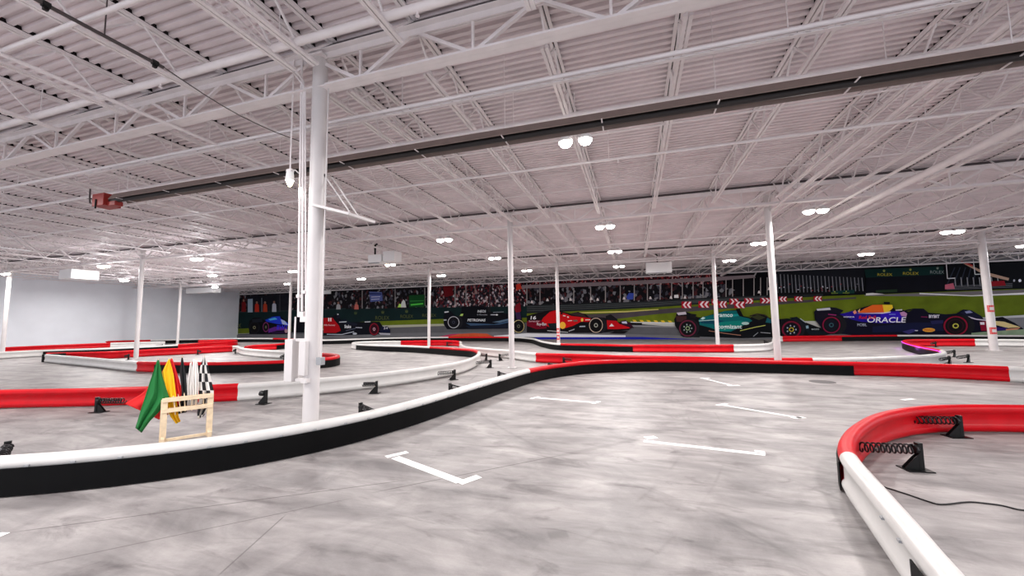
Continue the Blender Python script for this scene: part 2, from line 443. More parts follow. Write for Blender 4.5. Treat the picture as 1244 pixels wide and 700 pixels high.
for py in (413, 461):
    q = nearcol(361, py); m = MB(); m.box((q.x-cx, -.09, q.z-.02), (-.05, -.03, q.z+.02)); m.build('mounting_arm', COLP, te)
a = nearcol(370,455); b2 = nearcol(379,414); m = MB(); m.box((a.x-cx-.0, -.17, a.z), (b2.x-cx, -.10, b2.z)); m.build('side_cabinet', COLP, te, bevel=.006)
a = nearcol(373,464); b2 = nearcol(380,459); m = MB(); m.box((a.x-cx, -.17, a.z), (b2.x-cx, -.1, b2.z)); m.build('bracket', COLP, te)
tj = thing('junction_box', 'small grey switch box on the right side of the near column', 'electrical box', (cx,cy,0))
a = nearcol(388,443); b2 = nearcol(394.5,434); m = MB(); m.box((a.x-cx,-.12,a.z),(b2.x-cx,-.04,b2.z)); m.build('box', GREY, tj, bevel=.004)
a = nearcol(392,434); b2 = nearcol(397,110); m = MB(); m.tube([(a.x-cx,-.08,a.z),(a.x-cx+.005,-.08,b2.z)], .011, 8); m.build('conduit', COLP, tj)

def arm_bracket(col, pts, label, Y):
    # plate from p0 to p1, two rods from p2 (upper) down to p3
    t = thing('tilt_bracket', label, 'bracket', (col[0], col[1], 0)); o = V((col[0], col[1], 0))
    P = [onY(px, py, Y) for px, py in pts]
    P[1].y = P[0].y-.05
    m = MB(); m.bar(P[0]-o, P[1]-o, .55, .04); m.build('shelf_plate', COLP, t, bevel=.004)
    for s in (-.09, .09):
        m = MB(); m.tube([P[2]-o+V((0,s,0)), P[3]-o+V((0,s,0)) ], .012, 8); m.build('stay_rod', COLP, t)
    m = MB(); q = P[2]-o; m.tube([q+V((.02,-.13,-.05)), q+V((.02,-.09,-.05))], .04, 12); m.build('pulley', BSTEEL, t)
    return t
arm_bracket((cx,cy), [(396,254),(443,266),(398,213),(430,260)], 'white tilting shelf bracket on two rods, right side of the near column', cy+.15)
xl = COLX[2]
arm_bracket((xl+1,ROWS[0]), [(-20,298),(56,307),(-8,268),(40,304)], 'white shelf bracket on two rods poking in at the left edge', ROWS[0]+2.6)

# ------------------------------------------------------------------ radiant tube heater
zq = 4.75
a = at(133, 241, zq); b2 = at(1244, 76, zq); Yh = (a.y+b2.y)/2
th = thing('tube_heater', 'long dark radiant tube heater hung across the ceiling with a red burner', 'heater', (a.x, Yh, zq))
Lh = at(1244,76,zq).x-a.x+2.2
m = MB(); pr = [(-.19,-.02),(-.10,.12),(.10,.12),(.19,-.02),(.18,-.03),(.09,.10),(-.09,.10),(-.18,-.03)]
m.prism([(0,y,z) for y,z in pr], (Lh,0,0)); m.build('reflector', HEATB, th)
m = MB(); m.tube([(-.1,-.03,-.01),(Lh,-.03,-.01)], .05, 12); m.build('tube', HEATD, th, smooth=True)
for i in range(12):
    m = MB(); x = .3+i*1.55
    m.bar((x,-.19,-.03), (x,.19,-.03), .02, .01); m.build('tube_strap', PAINT, th)
    if i % 2 == 0: m = MB(); m.tube([(x,0,.12),(x,0,ZD-zq)], .006, 5); m.build('hanger_rod', PAINT, th)
m = MB(); m.box((-.62,-.17,-.13), (-.20,.17,.16)); m.build('burner_box', BOXRED, th, bevel=.01)
m = MB(); m.box((-.20,-.1,-.14), (.08,.06,-.04)); m.build('burner_tray', BOXRED, th, bevel=.008)
m = MB(); m.tube([(-.2,0,0),(0,0,0)], .08, 12); m.build('burner_collar', HEATD, th)
m = MB(); m.tube([(-.45,0,.16),(-.45,0,.20),(-.6,0,.18),(-.85,0,.02),(-1.05,0,.04),(-1.08,0,.2),(-1.08,0,.4)], .018, 8); m.build('gas_hose', DARKPIPE, th, smooth=True)
m = MB(); m.tube([(-.45,-.18,-.2),(-.45,-.18,.02)], .018, 8); m.build('drip_leg', BSTEEL, th)

# ------------------------------------------------------------------ ceiling boxes / unit heaters
def unit(px0, py0, px1, py1, z, dep, label, name, kind=0):
    a = at((px0+px1)/2, py1, z); Y = a.y; l = onY(px0, py1, Y); r = onY(px1, py0, Y)
    t = thing(name, label, 'unit heater' if name == 'unit_heater' else 'air unit', (l.x, Y, z)); W = r.x-l.x; H = abs(r.z-l.z)
    m = MB(); m.box((0,0,0), (W,dep,H)); m.build('housing', BOXW, t, bevel=.02)
    for x in (W*.15, W*.85):
        m = MB(); m.tube([(x,dep/2,H),(x,dep/2,ZD-z)], .012, 6); m.build('hanger_rod', PAINT, t)
    if kind == 1:
        m = MB(); m.tube([(W*.45,.1,H),(W*.45,.1,H+.5),(W*.40,.3,H+.62)], .05, 10); m.build('flue_pipe', BSTEEL, t)
        m = MB(); m.box((W*.05,-.01,-.04), (W*.8,.1,0)); m.build('louver', GREY, t)
    else:
        m = MB()
        for i in range(6): m.box((W*.08, -.012, H*(.15+.12*i)), (W*.92, -.002, H*(.18+.12*i)))
        m.build('louver', BOXW, t)
    return t
unit(785,317,816,331, 4.9, .8, 'white box unit heater with black flue, hung right of centre', 'unit_heater', 1)
unit(71,326,87,338.5, 4.6, 1.25, 'brightly lit white box heater hung at the left beside a lamp', 'unit_heater')
unit(226,348,259,356, 4.95, .8, 'pale white box hung high by the left end of the mural', 'air_unit')
unit(447,308,463,319, 5.0, .7, 'left white box of the pair of air units right of the near column', 'air_unit', 1)
unit(465,304,479,317, 5.05, .7, 'right white box of the pair of air units right of the near column', 'air_unit')

# ------------------------------------------------------------------ lamps
def lamp(px, py, label, z=5.2, warm=False, head=.11, watts=None, single=False):
    q = at(px, py, z)
    t = thing('high_bay_lamp', label, 'ceiling lamp', q, 'lit lamps under the roof')
    dxs = (0,) if single else (-.19, .19)
    for i, dx in enumerate(dxs):
        m = MB(); m.tube([(dx,0,.02),(dx,0,.07),(dx,0,.16)], [head+.02, head+.015, .05], 16); h = m.build('lamp_head', BOXW, t, smooth=True)
        m = MB(); rr = head
        m.tube([(dx,0,.02),(dx,0,.0),(dx,0,-.05),(dx,0,-.075)], [rr, rr, rr*.75, rr*.3], 16); m.build('lens', LEDW if (warm and i == 0) else LED, h, smooth=True)
    m = MB(); m.box((min(dxs)-.05,-.03,.16), (max(dxs)+.05,.03,.2)); m.tube([(0,0,.2),(0,0,ZD-z+.01)], .012, 6); m.build('mount', PAINT, t)
    ld = bpy.data.lights.new('lamp_and_fill_light', 'AREA'); ld.shape = 'DISK'; ld.size = .5; ld.energy = watts or LAMP_W; ld.color = LAMPC
    lo = bpy.data.objects.new('lamp_and_fill_light', ld); C.objects.link(lo); lo.parent = t; lo.location = (0,0,-.12)
    if 50 < px < 300:      # extra point light added under these lamps to brighten the blank wall
        ld = bpy.data.lights.new('wall_fill', 'POINT'); ld.energy = 150; ld.shadow_soft_size = .25; ld.color = (.95,.97,1)
        lo = bpy.data.objects.new('wall_fill', ld); C.objects.link(lo); lo.parent = t; lo.location = (0,0,-.35)
    return t
LL = [(699,173,'twin headed lamp hung just behind the dark tube heater', .10, False),
      (735,276,'bright twin lamp above the middle of the mural, nearest of its row of three', .13, False),
      (747,306,'middle lamp of the row of three left of the hanging white heater', .13, False),
      (752,324,'farthest lamp of the row of three left of the hanging white heater', .13, False),
      (540,292,'lamp nearest to the top of the middle column, on its left', .13, False),
      (601,314,'lamp just left of the middle column shaft', .13, False),
      (640,329,'lamp just right of the middle column shaft, low by the mural', .13, False),
      (536,335,'small lamp right of the top of the hairpin loop column', .13, False),
      (474,322,'yellowish lamp under the pair of white air units', .12, True),
      (439,339,'lamp right of the near column, close to the mural top', .13, False),
      (356,330,'lamp at the top of the thin column left of the near column', .13, False),
      (349,345,'small lamp low beside the thin column left of the near column', .09, False),
      (239,315,'bright lamp above the thin column by the blank wall', .14, False),
      (258,335,'lamp above the left end of the mural, higher of two', .13, False),
      (261,349,'lamp above the left end of the mural, lower of two', .10, False),
      (126,324,'warm bright lamp right beside the lit white box heater', .15, True),
      (151,341,'lamp just left of the left island column', .14, False),
      (7,333,'twin lamp at the left edge on top of the edge column', .10, False),
      (991,257,'large twin lamp right of the column behind the red topped barrier', .13, False),
      (923,296,'twin lamp just left of the column behind the red topped barrier', .15, False),
      (886,317,'lamp right of the thin column before the teal car', .13, False),
      (1052,309,'lamp above the mural where the dark green sign boards begin', .14, False),
      (1157,282,'large lamp left of the stickered right column top', .15, False),
      (1246,299,'lamp half cut by the right edge of the picture', .13, False)]
for (px,py,lab,hd,wm) in LL: lamp(px, py, lab, head=hd*1.2, warm=wm)
q = nearcol(352, 221); 
t = lamp(352, 221, 'small lamp on an arm fixed to the left side of the near column', z=q.z, head=.045, warm=True, watts=12, single=True)
t.location = q; m = MB(); m.tube([(0,0,.15),(.1,0,.18),(.17,0,.12)], .01, 6); m.build('arm', COLP, t)
# unseen lights without fixtures, added as fill; several brighten the blank left wall
for i, (x,y) in enumerate(((-6,1.5),(3.5,1.5),(-6,-4),(3.5,-4),(12.5,5),(12.5,-3),(-14,4),(-14,-4),(-22,4),(3.0,8.0),(21,9),(-9,9.5),(-40,6),(-33,8),(-43,20),(-43,11),(22,15),(27,24),(30,5))):
    ld = bpy.data.lights.new('lamp_and_fill_light', 'AREA'); ld.shape = 'DISK'; ld.size = .5; ld.energy = LAMP_W*(1.0 if y < 8 else .5); ld.color = LAMPC
    lo = bpy.data.objects.new('lamp_and_fill_light', ld); C.objects.link(lo); lo.location = (x,y,4.9)

# ------------------------------------------------------------------ wall mural
LAY = [0]
mur = thing('wall_mural', 'huge printed race car mural covering the back wall', 'mural', (0, WY, 0))
def MM(rgb, nz=0, sc=3): 
    g_ = tuple(max(0, int(255*(v/255)**1.12)) for v in rgb)
    return mat('print_%d_%d_%d' % rgb, g_, .8, noise=nz, nscale=sc, spec=.12)
MURAL_GAIN = 1.0
class Mur:
    """flat printed shapes on the mural sheet; each shape lies a hair in front of the last"""
    def __init__(s): s.mb = MB(); s.mats = []; s.d = 0
    def mi(s, m):
        if m not in s.mats: s.mats.append(m)
        return s.mats.index(m)
    def poly(s, pts, rgb, nz=0, sc=3):
        m = rgb if isinstance(rgb, bpy.types.Material) else MM(rgb, nz, sc)
        LAY[0] += 1; Y = WY-.012-LAY[0]*.0004
        s.mb.mi = s.mi(m); vs_ = [onY(x, y, Y) for x, y in pts]
        n = len(vs_); s.mb.add([v-mur.location for v in vs_], [tuple(range(n))[::-1]]); return s
    def ell(s, cx_, cy_, rx, ry, rgb, n=28, rin=0):
        if rin:
            for i in range(n):
                a, b = 2*math.pi*i/n, 2*math.pi*(i+1)/n
                s.poly([(cx_+rx*math.cos(a),cy_+ry*math.sin(a)),(cx_+rx*math.cos(b),cy_+ry*math.sin(b)),
                    (cx_+rx*rin*math.cos(b),cy_+ry*rin*math.sin(b)),(cx_+rx*rin*math.cos(a),cy_+ry*rin*math.sin(a))], rgb); LAY[0] -= 1
            LAY[0] += 1
            return s
        return s.poly([(cx_+rx*math.cos(2*math.pi*i/n), cy_+ry*math.sin(2*math.pi*i/n)) for i in range(n)], rgb)
    def line(s, pts, wd, rgb):
        for (a, b) in zip(pts, pts[1:]):
            d = V((b[0]-a[0], b[1]-a[1])).normalized()*wd/2; n_ = (-d.y, d.x)
            s.poly([(a[0]+n_[0],a[1]+n_[1]),(b[0]+n_[0],b[1]+n_[1]),(b[0]-n_[0],b[1]-n_[1]),(a[0]-n_[0],a[1]-n_[1])], rgb)
        return s
    def build(s, name, parent=mur): return s.mb.build(name, s.mats, parent)
FONT = {}
def text(word, px0, py0, px1, py1, rgb, parent, name='lettering', slant=0, bold=0):
    LAY[0] += 1; Y = WY-.014-LAY[0]*.0004
    cu = bpy.data.curves.new('t', 'FONT'); cu.body = word; cu.resolution_u = 3; cu.offset = bold
    ob = bpy.data.objects.new('t', cu); C.objects.link(ob)
    bpy.context.view_layer.update()
    me = bpy.data.meshes.new_from_object(ob.evaluated_get(bpy.context.evaluated_depsgraph_get()))
    bpy.data.objects.remove(ob); bpy.data.curves.remove(cu)
    xs = [v.co.x for v in me.vertices]; ys_ = [v.co.y for v in me.vertices]
    x0,x1,y0,y1 = min(xs),max(xs),min(ys_),max(ys_)
    for v in me.vertices:
        u = (v.co.x-x0)/(x1-x0); t_ = (v.co.y-y0)/(y1-y0)
        px = px0+(px1-px0)*u+slant*t_; py = py1+(py0-py1)*t_
        v.co = onY(px, py, Y)-mur.location
    me.materials.clear(); me.materials.append(MM(rgb)); me.name = name
    for p_ in me.polygons: p_.material_index = 0
    o = bpy.data.objects.new(name, me); C.objects.link(o); o.parent = parent; return o

def crowd_mat(name, dark, cols, scale, thr=.55):
    m = bpy.data.materials.new(name); m.use_nodes = True; nt = m.node_tree; N = nt.nodes; L = nt.links
    b = N['Principled BSDF']; b.inputs['Roughness'].default_value = .8; b.inputs['Specular IOR Level'].default_value = .12
    g = N.new('ShaderNodeNewGeometry'); mp = N.new('ShaderNodeMapping'); mp.inputs['Scale'].default_value = (1,0,.75)
    L.new(g.outputs['Position'], mp.inputs['Vector'])
    v = N.new('ShaderNodeTexVoronoi'); v.inputs['Scale'].default_value = scale; L.new(mp.outputs['Vector'], v.inputs['Vector'])
    sx = N.new('ShaderNodeSeparateColor'); L.new(v.outputs['Color'], sx.inputs[0])
    r = N.new('ShaderNodeValToRGB'); r.color_ramp.interpolation = 'CONSTANT'
    r.color_ramp.elements[0].color = lin(dark)+(1,); r.color_ramp.elements[1].position = thr; r.color_ramp.elements[1].color = lin(cols[0])+(1,)
    for i, c in enumerate(cols[1:]):
        e = r.color_ramp.elements.new(thr+(1-thr)*(i+1)/len(cols)); e.color = lin(c)+(1,)
    L.new(sx.outputs[0], r.inputs['Fac']); L.new(r.outputs['Color'], b.inputs['Base Color']); return m
CR1 = crowd_mat('crowd_print', (26,20,26), [(70,22,30),(110,36,44),(46,44,54),(150,120,120),(190,180,185),(60,58,70)], 6.5, .42)
CR2 = crowd_mat('crowd_print_dim', (16,15,20), [(44,30,36),(70,34,36),(60,60,70),(120,120,125)], 4.5, .62)
CR3 = crowd_mat('crowd_print_red', (34,14,20), [(110,24,34),(84,16,24),(150,60,60),(190,150,150),(40,30,40)], 8.0, .38)

bg = Mur()
TOPL = lambda x: 359.3-(x-268)*.0435-(max(0,x-1000)*.006)     # upper edge of the print
bg.poly([(276,TOPL(276)+.5),(1290,TOPL(1290)+.5),(1290,425),(276,417)], (12,14,20))
bg.poly([(276,TOPL(276)+1),(640,TOPL(640)+1),(640,378),(420,376),(276,381)], CR2)
bg.poly([(640,343),(870,333),(890,357),(640,372)], CR3)
bg.poly([(640,348),(880,345),(900,357),(860,366),(640,378)], CR2)
bg.poly([(530,347),(640,343),(640,376),(530,378)], CR1)
bg.poly([(300,360),(352,357),(352,378),(300,379)], (34,34,44), .3, 2)
bg.build('crowd_print')
gr = Mur()
GRASS = (112,128,34)
# asphalt and grass
gr.poly([(276,404),(420,398),(540,396),(640,392),(780,395),(1000,385),(1290,382),(1290,425),(276,420)], (104,104,108), .12, 1)
gr.poly([(276,400),(330,398),(420,397),(450,394),(540,393),(540,396),(430,399.5),(276,406.5)], (180,180,160))
gr.poly([(276,399.5),(300,398.5),(420,393),(440,390.5),(540,387),(640,384),(640,391.5),(540,393.5),(440,396),(330,404),(276,405.8)], GRASS, .25, 1)
gr.poly([(640,380),(700,377),(780,373.5),(860,368),(1000,360),(1290,349),(1290,388),(1000,391),(860,393),(780,392),(740,391),(690,384),(640,386)], GRASS, .2, .8)
gr.poly([(660,384),(740,381),(800,376),(870,370.5),(1000,363.5),(1040,361),(1040,363),(940,370.5),(880,375.5),(800,381.5),(745,388),(700,386)], (88,80,84), .15, 1)
gr.poly([(700,379.5),(760,378),(800,375.5),(800,376.5),(760,379.5),(700,381)], (210,200,120))
gr.poly([(1050,358.5),(1128,356),(1290,350),(1290,356),(1180,358.5),(1120,360),(1050,359.5)], (128,122,124), .1, 1)
gr.poly([(1052,356.5),(1060,356),(1075,357.5),(1052,359)], (225,222,220))
gr.poly([(1117,356),(1180,359),(1290,353),(1290,356.5),(1180,360),(1117,357.5)], (235,232,232))
gr.poly([(1190,386),(1290,380),(1290,386),(1220,388),(1190,390)], (200,200,202))
gr.poly([(1180,388),(1290,384),(1290,412),(1180,412)], (140,140,144), .1, 1)
gr.poly([(780,391),(830,392),(1000,390),(1010,398),(830,398),(780,394)], (196,196,190))
for i in range(7):
    x = 768+i*8.6; gr.poly([(x,388.6+.2*i),(x+4,388.8+.2*i),(x+6,391+.2*i),(x+2,391+.2*i)], (226,196,60) if i % 1 == 0 else (30,30,30))
gr.poly([(766,391),(830,392.6),(830,393.8),(766,392)], (214,214,210))
gr.poly([(740,395),(828,396.5),(828,398),(740,396.5)], (150,150,152))
gr.build('grass_and_track')
# trackside boards and fence
fd = Mur()
DG = (20,44,46)
fd.poly([(276,381),(420,375.5),(640,372),(640,386),(540,387.5),(440,391),(420,393),(300,399),(276,400)], DG, .2, 1)
fd.poly([(276,379.5),(420,374.5),(420,376),(276,381)], (40,56,58))
fd.poly([(640,371),(700,369),(780,366.5),(860,361.5),(940,358.5),(1000,356),(1000,360),(940,363.5),(870,368.5),(780,374.5),(700,378),(640,381)], (44,48,50), .25, 2)
for k_ in range(3): fd.line([(640,373+k_*2.4),(780,368.5+k_*1.7),(930,360.5+k_*.9)], .5, (96,100,102))
fd.poly([(640,342.5),(668,341.4),(668,346),(640,347)], CR3)
fd.poly([(634,346.5),(700,344),(800,339.8),(870,336.5),(916,334),(918,337.5),(870,341.3),(800,344.5),(700,348.6),(634,350.5)], (150,136,140), .15, 1)
fd.line([(916,336),(920,329)], 1.6, (170,165,165))
for x in (283,340,440,480,516,553,566,640,656,): 
    y0 = TOPL(x)+1; fd.line([(x,y0),(x,y0+ (22 if x < 600 else 27))], .9 if x < 500 else 1.2, (150,146,146) if x > 400 else (70,70,76))
for x in (552,595,611,623): fd.line([(x,346),(x,371)], .5, (96,94,100))
for x in (697,717.5,735.5,753.5,770.5,786.5,802,816,829,842,854,882,890,903,916,924,932): 
    y0 = 350-(x-697)*.055; y1 = 368.5-(x-697)*.042; fd.line([(x,y0),(x,y1)], 1.0, (176,170,168))
fd.poly([(933,331),(1050,326.5),(1050,354),(933,359)], (34,36,44), .3, 1.2)
fd.poly([(933,352),(1050,348),(1050,355),(1000,357),(933,359.5)], (20,22,24))
for i in range(24):
    x = 945+i*4.5; lean = -1.5; fd.line([(x+lean,333+i*.2),(x,356-i*.1)], .9 if i % 2 else .6, (150,152,158))
for i in range(30):
    x = 935+random.random()*110; y = 344+random.random()*9; fd.poly([(x,y),(x+1.5,y),(x+1.5,y+1.2),(x,y+1.2)], random.choice([(200,200,210),(150,60,70),(120,120,130)]))
fd.poly([(1050,327.5),(1150,323.5),(1150,333.5),(1052,337.5)], (18,56,54), .15, 1)
fd.poly([(1052,337.5),(1150,333.5),(1150,352),(1052,355)], (18,20,32), .3, 1)
fd.poly([(1146,323.5),(1290,316),(1290,350),(1146,353)], (16,18,26), .5, .7)
fd.poly([(1010,354),(1038,352),(1038,356.5),(1010,357.5)], (24,66,62))
fd.poly([(1064,352.8),(1090,351.6),(1090,355),(1064,355.6)], (44,66,44))
for i in range(5): fd.line([(1150+i*8,347),(1160+i*6.5,325)], 1.4, (50,56,70))
for i in range(8): fd.line([(1161+i*7.5,348-i*.1),(1160+i*7.4,337)], 1.2, (150,150,154))
for i in range(4): fd.line([(1150,348+i*1.3),(1230,344.5+i*1.5)], .6, (110,112,118))
fd.poly([(1168,317.5),(1196,330),(1226,338),(1225,341),(1196,334),(1168,319)], (190,160,140))
fd.poly([(1168,317.5),(1182,322),(1181,324),(1168,319)], (190,70,66))
fd.poly([(1203,342),(1220,341),(1222,347),(1203,348)], (150,30,44))
fd.poly([(1148,346),(1158,344),(1160,351),(1148,351.5)], (200,110,130))
fd.line([(1149,312.5),(1151,338.5),(1160,338)], 1.0, (220,220,222)); fd.line([(1182,304.5+8),(1184.5,333.5),(1194,333)], 1.0, (220,220,222))
fd.ell(1239,341,1.8,1.8,(235,235,245)); fd.ell(1232,341,1.2,1.5,(190,190,200))
# people and banners behind the left fence
for (x,y0,y1,c) in ((296,364,379,(130,34,36)),(312,366.5,379,(190,60,40)),(322,366.5,379,(176,70,44)),(433,367,376,(190,110,100)),(411,367,376,(170,170,172)),(333,366,379,(180,184,196))):
    fd.poly([(x-2.6,y1),(x-2.2,y0+4),(x-1,y0+2.5),(x+1,y0+2.5),(x+2.4,y0+4),(x+2.8,y1)], c); fd.ell(x,y0+1.2,1.3,1.5,(150,110,96),10)
fd.poly([(301,363.5),(307,363),(307,379.5),(301,379.5)], (160,176,190)); fd.line([(318,362),(318,379)], .8, (120,130,140))
fd.poly([(448.5,354.5),(464,355),(465,365.5),(450,367)], (92,104,160)); 
fd.poly([(449,356),(463,356.5),(463.5,358),(449,358)], (50,60,110)); fd.line([(451,361),(462,360.5)], .8, (200,205,225)); fd.line([(451,364),(461,363.3)], .8, (200,205,225))
fd.poly([(497,359),(516,358),(516,373),(497,373.5)], (24,80,40)); fd.line([(499,370.5),(514,369)], 1.8, (90,200,80)); fd.line([(498,366),(515,365.5)], .8, (60,150,70))
fd.poly([(486,373.5),(488,367),(490,364),(492,366),(493.5,373.5)], (206,210,206)); fd.poly([(483,373.5),(485,369),(487.5,370),(487,373.5)], (190,230,110))
fd.poly([(538,347),(549,346),(551,359),(540,361)], (110,22,32)); fd.poly([(627,346),(632,344.5),(634,351),(627,353)], (214,70,50))
fd.poly([(761,361),(764,356),(770,356.5),(769,364),(762,364)], (70,90,180)); fd.poly([(819,358.5),(824,358),(824.5,362),(819,362)], (235,235,235))
for (x,y) in ((646,367),(665,364.5),(683,362.5),(693,364),(718,363),(726,364),(758,362.5),(790,362),(815,361.5),(832,361.5),(922,355),(934,351)): fd.poly([(x-1.6,y+1.5),(x-.6,y-1.8),(x+.8,y-1.6),(x+1.9,y+1.4)], (224,216,214))
fb_ = fd.build('fence_and_boards')
for (x0,y0,x1,y1) in ((276,393,293,398.5),(456,384,473,388.5),(486.5,382.5,502,386.5),(513,381.5,530,385)):
    text('ROLEX', x0, y0, x1, y1, (96,104,62), fb_)
for (x0,y0,x1,y1,c) in ((1066,332,1084,335.3,(190,176,60)),(1097,330.6,1116,334,(190,176,60)),(1130,328.8,1147,332.5,(150,160,160)),(1010,355.6,1018,357,(170,190,60)),(1024,355.3,1032,356.8,(170,190,60))):
    text('ROLEX', x0, y0, x1, y1, c, fb_)
cr = Mur()
for (x,y,s,c) in ((282,385,2.6,(70,84,54)),(432,380,2.2,(70,84,54)),(465,379,2.2,(84,96,60)),(494,378,2.2,(84,96,60)),(570,376.5,2,(84,96,60)),(1074,328.8,1.6,(160,170,90)),(1106,327.4,1.6,(160,170,90)),(1139,325.6,1.6,(150,160,150)),(1014,354.3,.9,(190,200,90)),(1028,354,.9,(190,200,90))):
    cr.poly([(x-s*.6,y+s),(x-s,y-s*.6),(x-s*.45,y+s*.1),(x-s*.5,y-s),(x-s*.12,y),(x,y-s*1.2),(x+s*.12,y),(x+s*.5,y-s),(x+s*.45,y+s*.1),(x+s,y-s*.6),(x+s*.6,y+s)], c)
cr.build('crown_emblem', fb_)
# chevron boards
def chev(x, y, w_, h_, d=-1, red=False):
    ch = Mur()
    ch.poly([(x,y),(x+w_,y),(x+w_,y+h_),(x,y+h_)], (178,30,50) if True else 0)
    for k_ in (0, 1):
        o = x+w_*(.12+.42*k_); t_ = w_*.2; s_ = w_*.24
        if d < 0: ch.poly([(o+s_,y+.2),(o+s_+t_,y+.2),(o+t_,y+h_/2),(o+s_+t_,y+h_-.2),(o+s_,y+h_-.2),(o,y+h_/2)], (244,226,230))
        else: ch.poly([(o,y+.2),(o+t_,y+.2),(o+t_+s_,y+h_/2),(o+t_,y+h_-.2),(o,y+h_-.2),(o+s_,y+h_/2)], (244,226,230))
    ch.build('chevron_board')
for c in ((828,366.5,12,8,-1),(848.5,366,13,8,-1),(864.5,363.5,8,7,-1),(873,366,10,8,-1),(886,363,11,7,1),(892,366.5,13,8,-1),(904,362.5,11,6.6,1),(923.5,362,12,6.5,1),(946,360.5,10,6,-1),(965,360.3,10,5.8,-1),(988.5,360,10,6,-1)): chev(*c)
# kerbs at the lower edge
kb = Mur()
kb.poly([(276,407),(640,403),(840,408),(1290,404),(1290,430),(276,430)], (120,120,124), .1, 1)
kb.poly([(530,411),(548,406.5),(575,404.8),(592,405.5),(602,411),(602,414),(530,414)], (206,96,60), .15, 2)
kb.poly([(530,410),(548,406),(560,405.5),(548,408),(534,412)], (190,60,100))
kb.poly([(600,408),(640,405),(760,407.5),(760,410),(640,409.5),(600,411)], (222,222,226))
kb.poly([(648,410),(700,409.8),(780,409.5),(850,412.5),(890,413.2),(890,413.9),(780,414.2),(660,414.5)], (34,40,160))
kb.poly([(650,414.5),(780,414.2),(900,413.9),(1000,411),(1290,410),(1290,430),(650,430)], (176,174,176), .08, 1)
kb.build('kerb')

def wheel(M, x, y, rx, ry, band, rim=(22,22,26), hub=(150,150,120), w_=.16, spk=None, side=0):
    if side: M.ell(x+side, y, rx*.96, ry, (34,34,40))
    M.ell(x, y, rx, ry, (24,22,26)); M.ell(x, y, rx*.92, ry*.92, band, rin=1-w_)
    M.ell(x, y, rx*.66, ry*.66, rim); 
    if spk:
        for k_ in range(7):
            a = k_*2*math.pi/7; M.ell(x+rx*.42*math.cos(a), y+ry*.42*math.sin(a), rx*.07, ry*.09, spk, 8)
    M.ell(x, y, rx*.24, ry*.24, hub, rin=.6)
# blue and pink car
c1 = Mur()
c1.poly([(302,397),(303,390),(308,386),(316,386),(320,389),(326,388),(332,385),(340,384),(346,388),(352,392),(352,406),(303,406)], (14,16,24))
c1.poly([(322,389),(331,385),(340,384.3),(341,387),(349,392),(351,395),(338,394),(324,391)], (40,70,210))
c1.poly([(326,388),(334,386),(337,388),(328,389.5)], (90,190,235)); c1.poly([(341,388),(346,390),(350,395),(343,394)], (190,205,240))
c1.poly([(326,400),(334,397),(349,398.5),(349,401),(336,402),(326,404.5)], (110,50,150)); c1.poly([(330,403.5),(348,402),(350,405),(330,405.5)], (50,24,70))
wheel(c1, 309, 398, 7, 8, (34,34,44)); wheel(c1, 323, 397.5, 4, 6.5, (150,60,120)); c1.poly([(360,385),(372,384),(372,404),(354,404),(354,392)], (20,20,30))
c1.poly([(306,388),(318,387),(319,391),(307,392)], (36,40,52)); c1.ell(347.5,402,1.8,2.6,(190,150,160))
o = c1.build('blue_race_car'); o['label'] = 'blue and pink race car'
text('BWT', 336, 395.2, 349.5, 400.3, (70,60,230), o, slant=.6, bold=.02)
# red and black car
c2 = Mur()
c2.poly([(393,406),(393,387),(402,386),(406,383),(412,382),(413,388),(420,391),(432,391.5),(450,391),(461,391),(466,398),(474,400),(474,406),(392,408)], (16,18,32))
c2.poly([(393,386.5),(404,386),(407,390),(412,396),(414,402),(408,404.5),(393,404.5)], (176,18,30))
c2.poly([(409,390),(420,388),(424,391),(434,393),(434,396),(420,394)], (30,34,52)); c2.line([(412,391.5),(421,391)], .9, (220,225,235)); c2.line([(432,398),(440,398.3)], .8, (200,205,215)); c2.line([(443,391.3),(450,391)], .9, (225,225,230))
c2.line([(397,406.2),(415,406.5),(430,403)], .8, (200,205,215)); c2.ell(431,405.5,2.6,1.3,(190,195,205)); c2.line([(420,402),(432,399)], .9, (90,96,116))
c2.poly([(409,387),(410,383),(412,382),(413,387)], (30,34,52)); c2.ell(410.5,382,.9,.8,(230,230,235),8)
wheel(c2, 454.5, 400, 6.2, 8, (140,26,50), (60,14,34), (220,180,190), .2)
c2.poly([(462,402),(464,397),(471,396.5),(474.5,404),(462,404)], (22,28,60)); c2.poly([(460,404.5),(474,405),(474,407),(462,406.5)], (190,190,200))
o = c2.build('black_red_race_car'); o['label'] = 'dark blue race car with a red engine cover'
text('Stake', 418.5, 394.6, 426.5, 398.8, (232,234,240), o, bold=.02); text('Alfa Romeo', 393.5, 394, 407, 396, (235,215,218), o); text('24', 466, 397.5, 471, 400, (230,230,240), o)
cr = Mur(); cr.poly([(398.6,386.3),(400.2,386.3),(400.2,390.5),(398.6,390.5)], (240,225,225)); cr.poly([(401,386.3),(402.6,386.3),(402.6,390.5),(401,390.5)], (240,225,225)); cr.build('emblem', o)
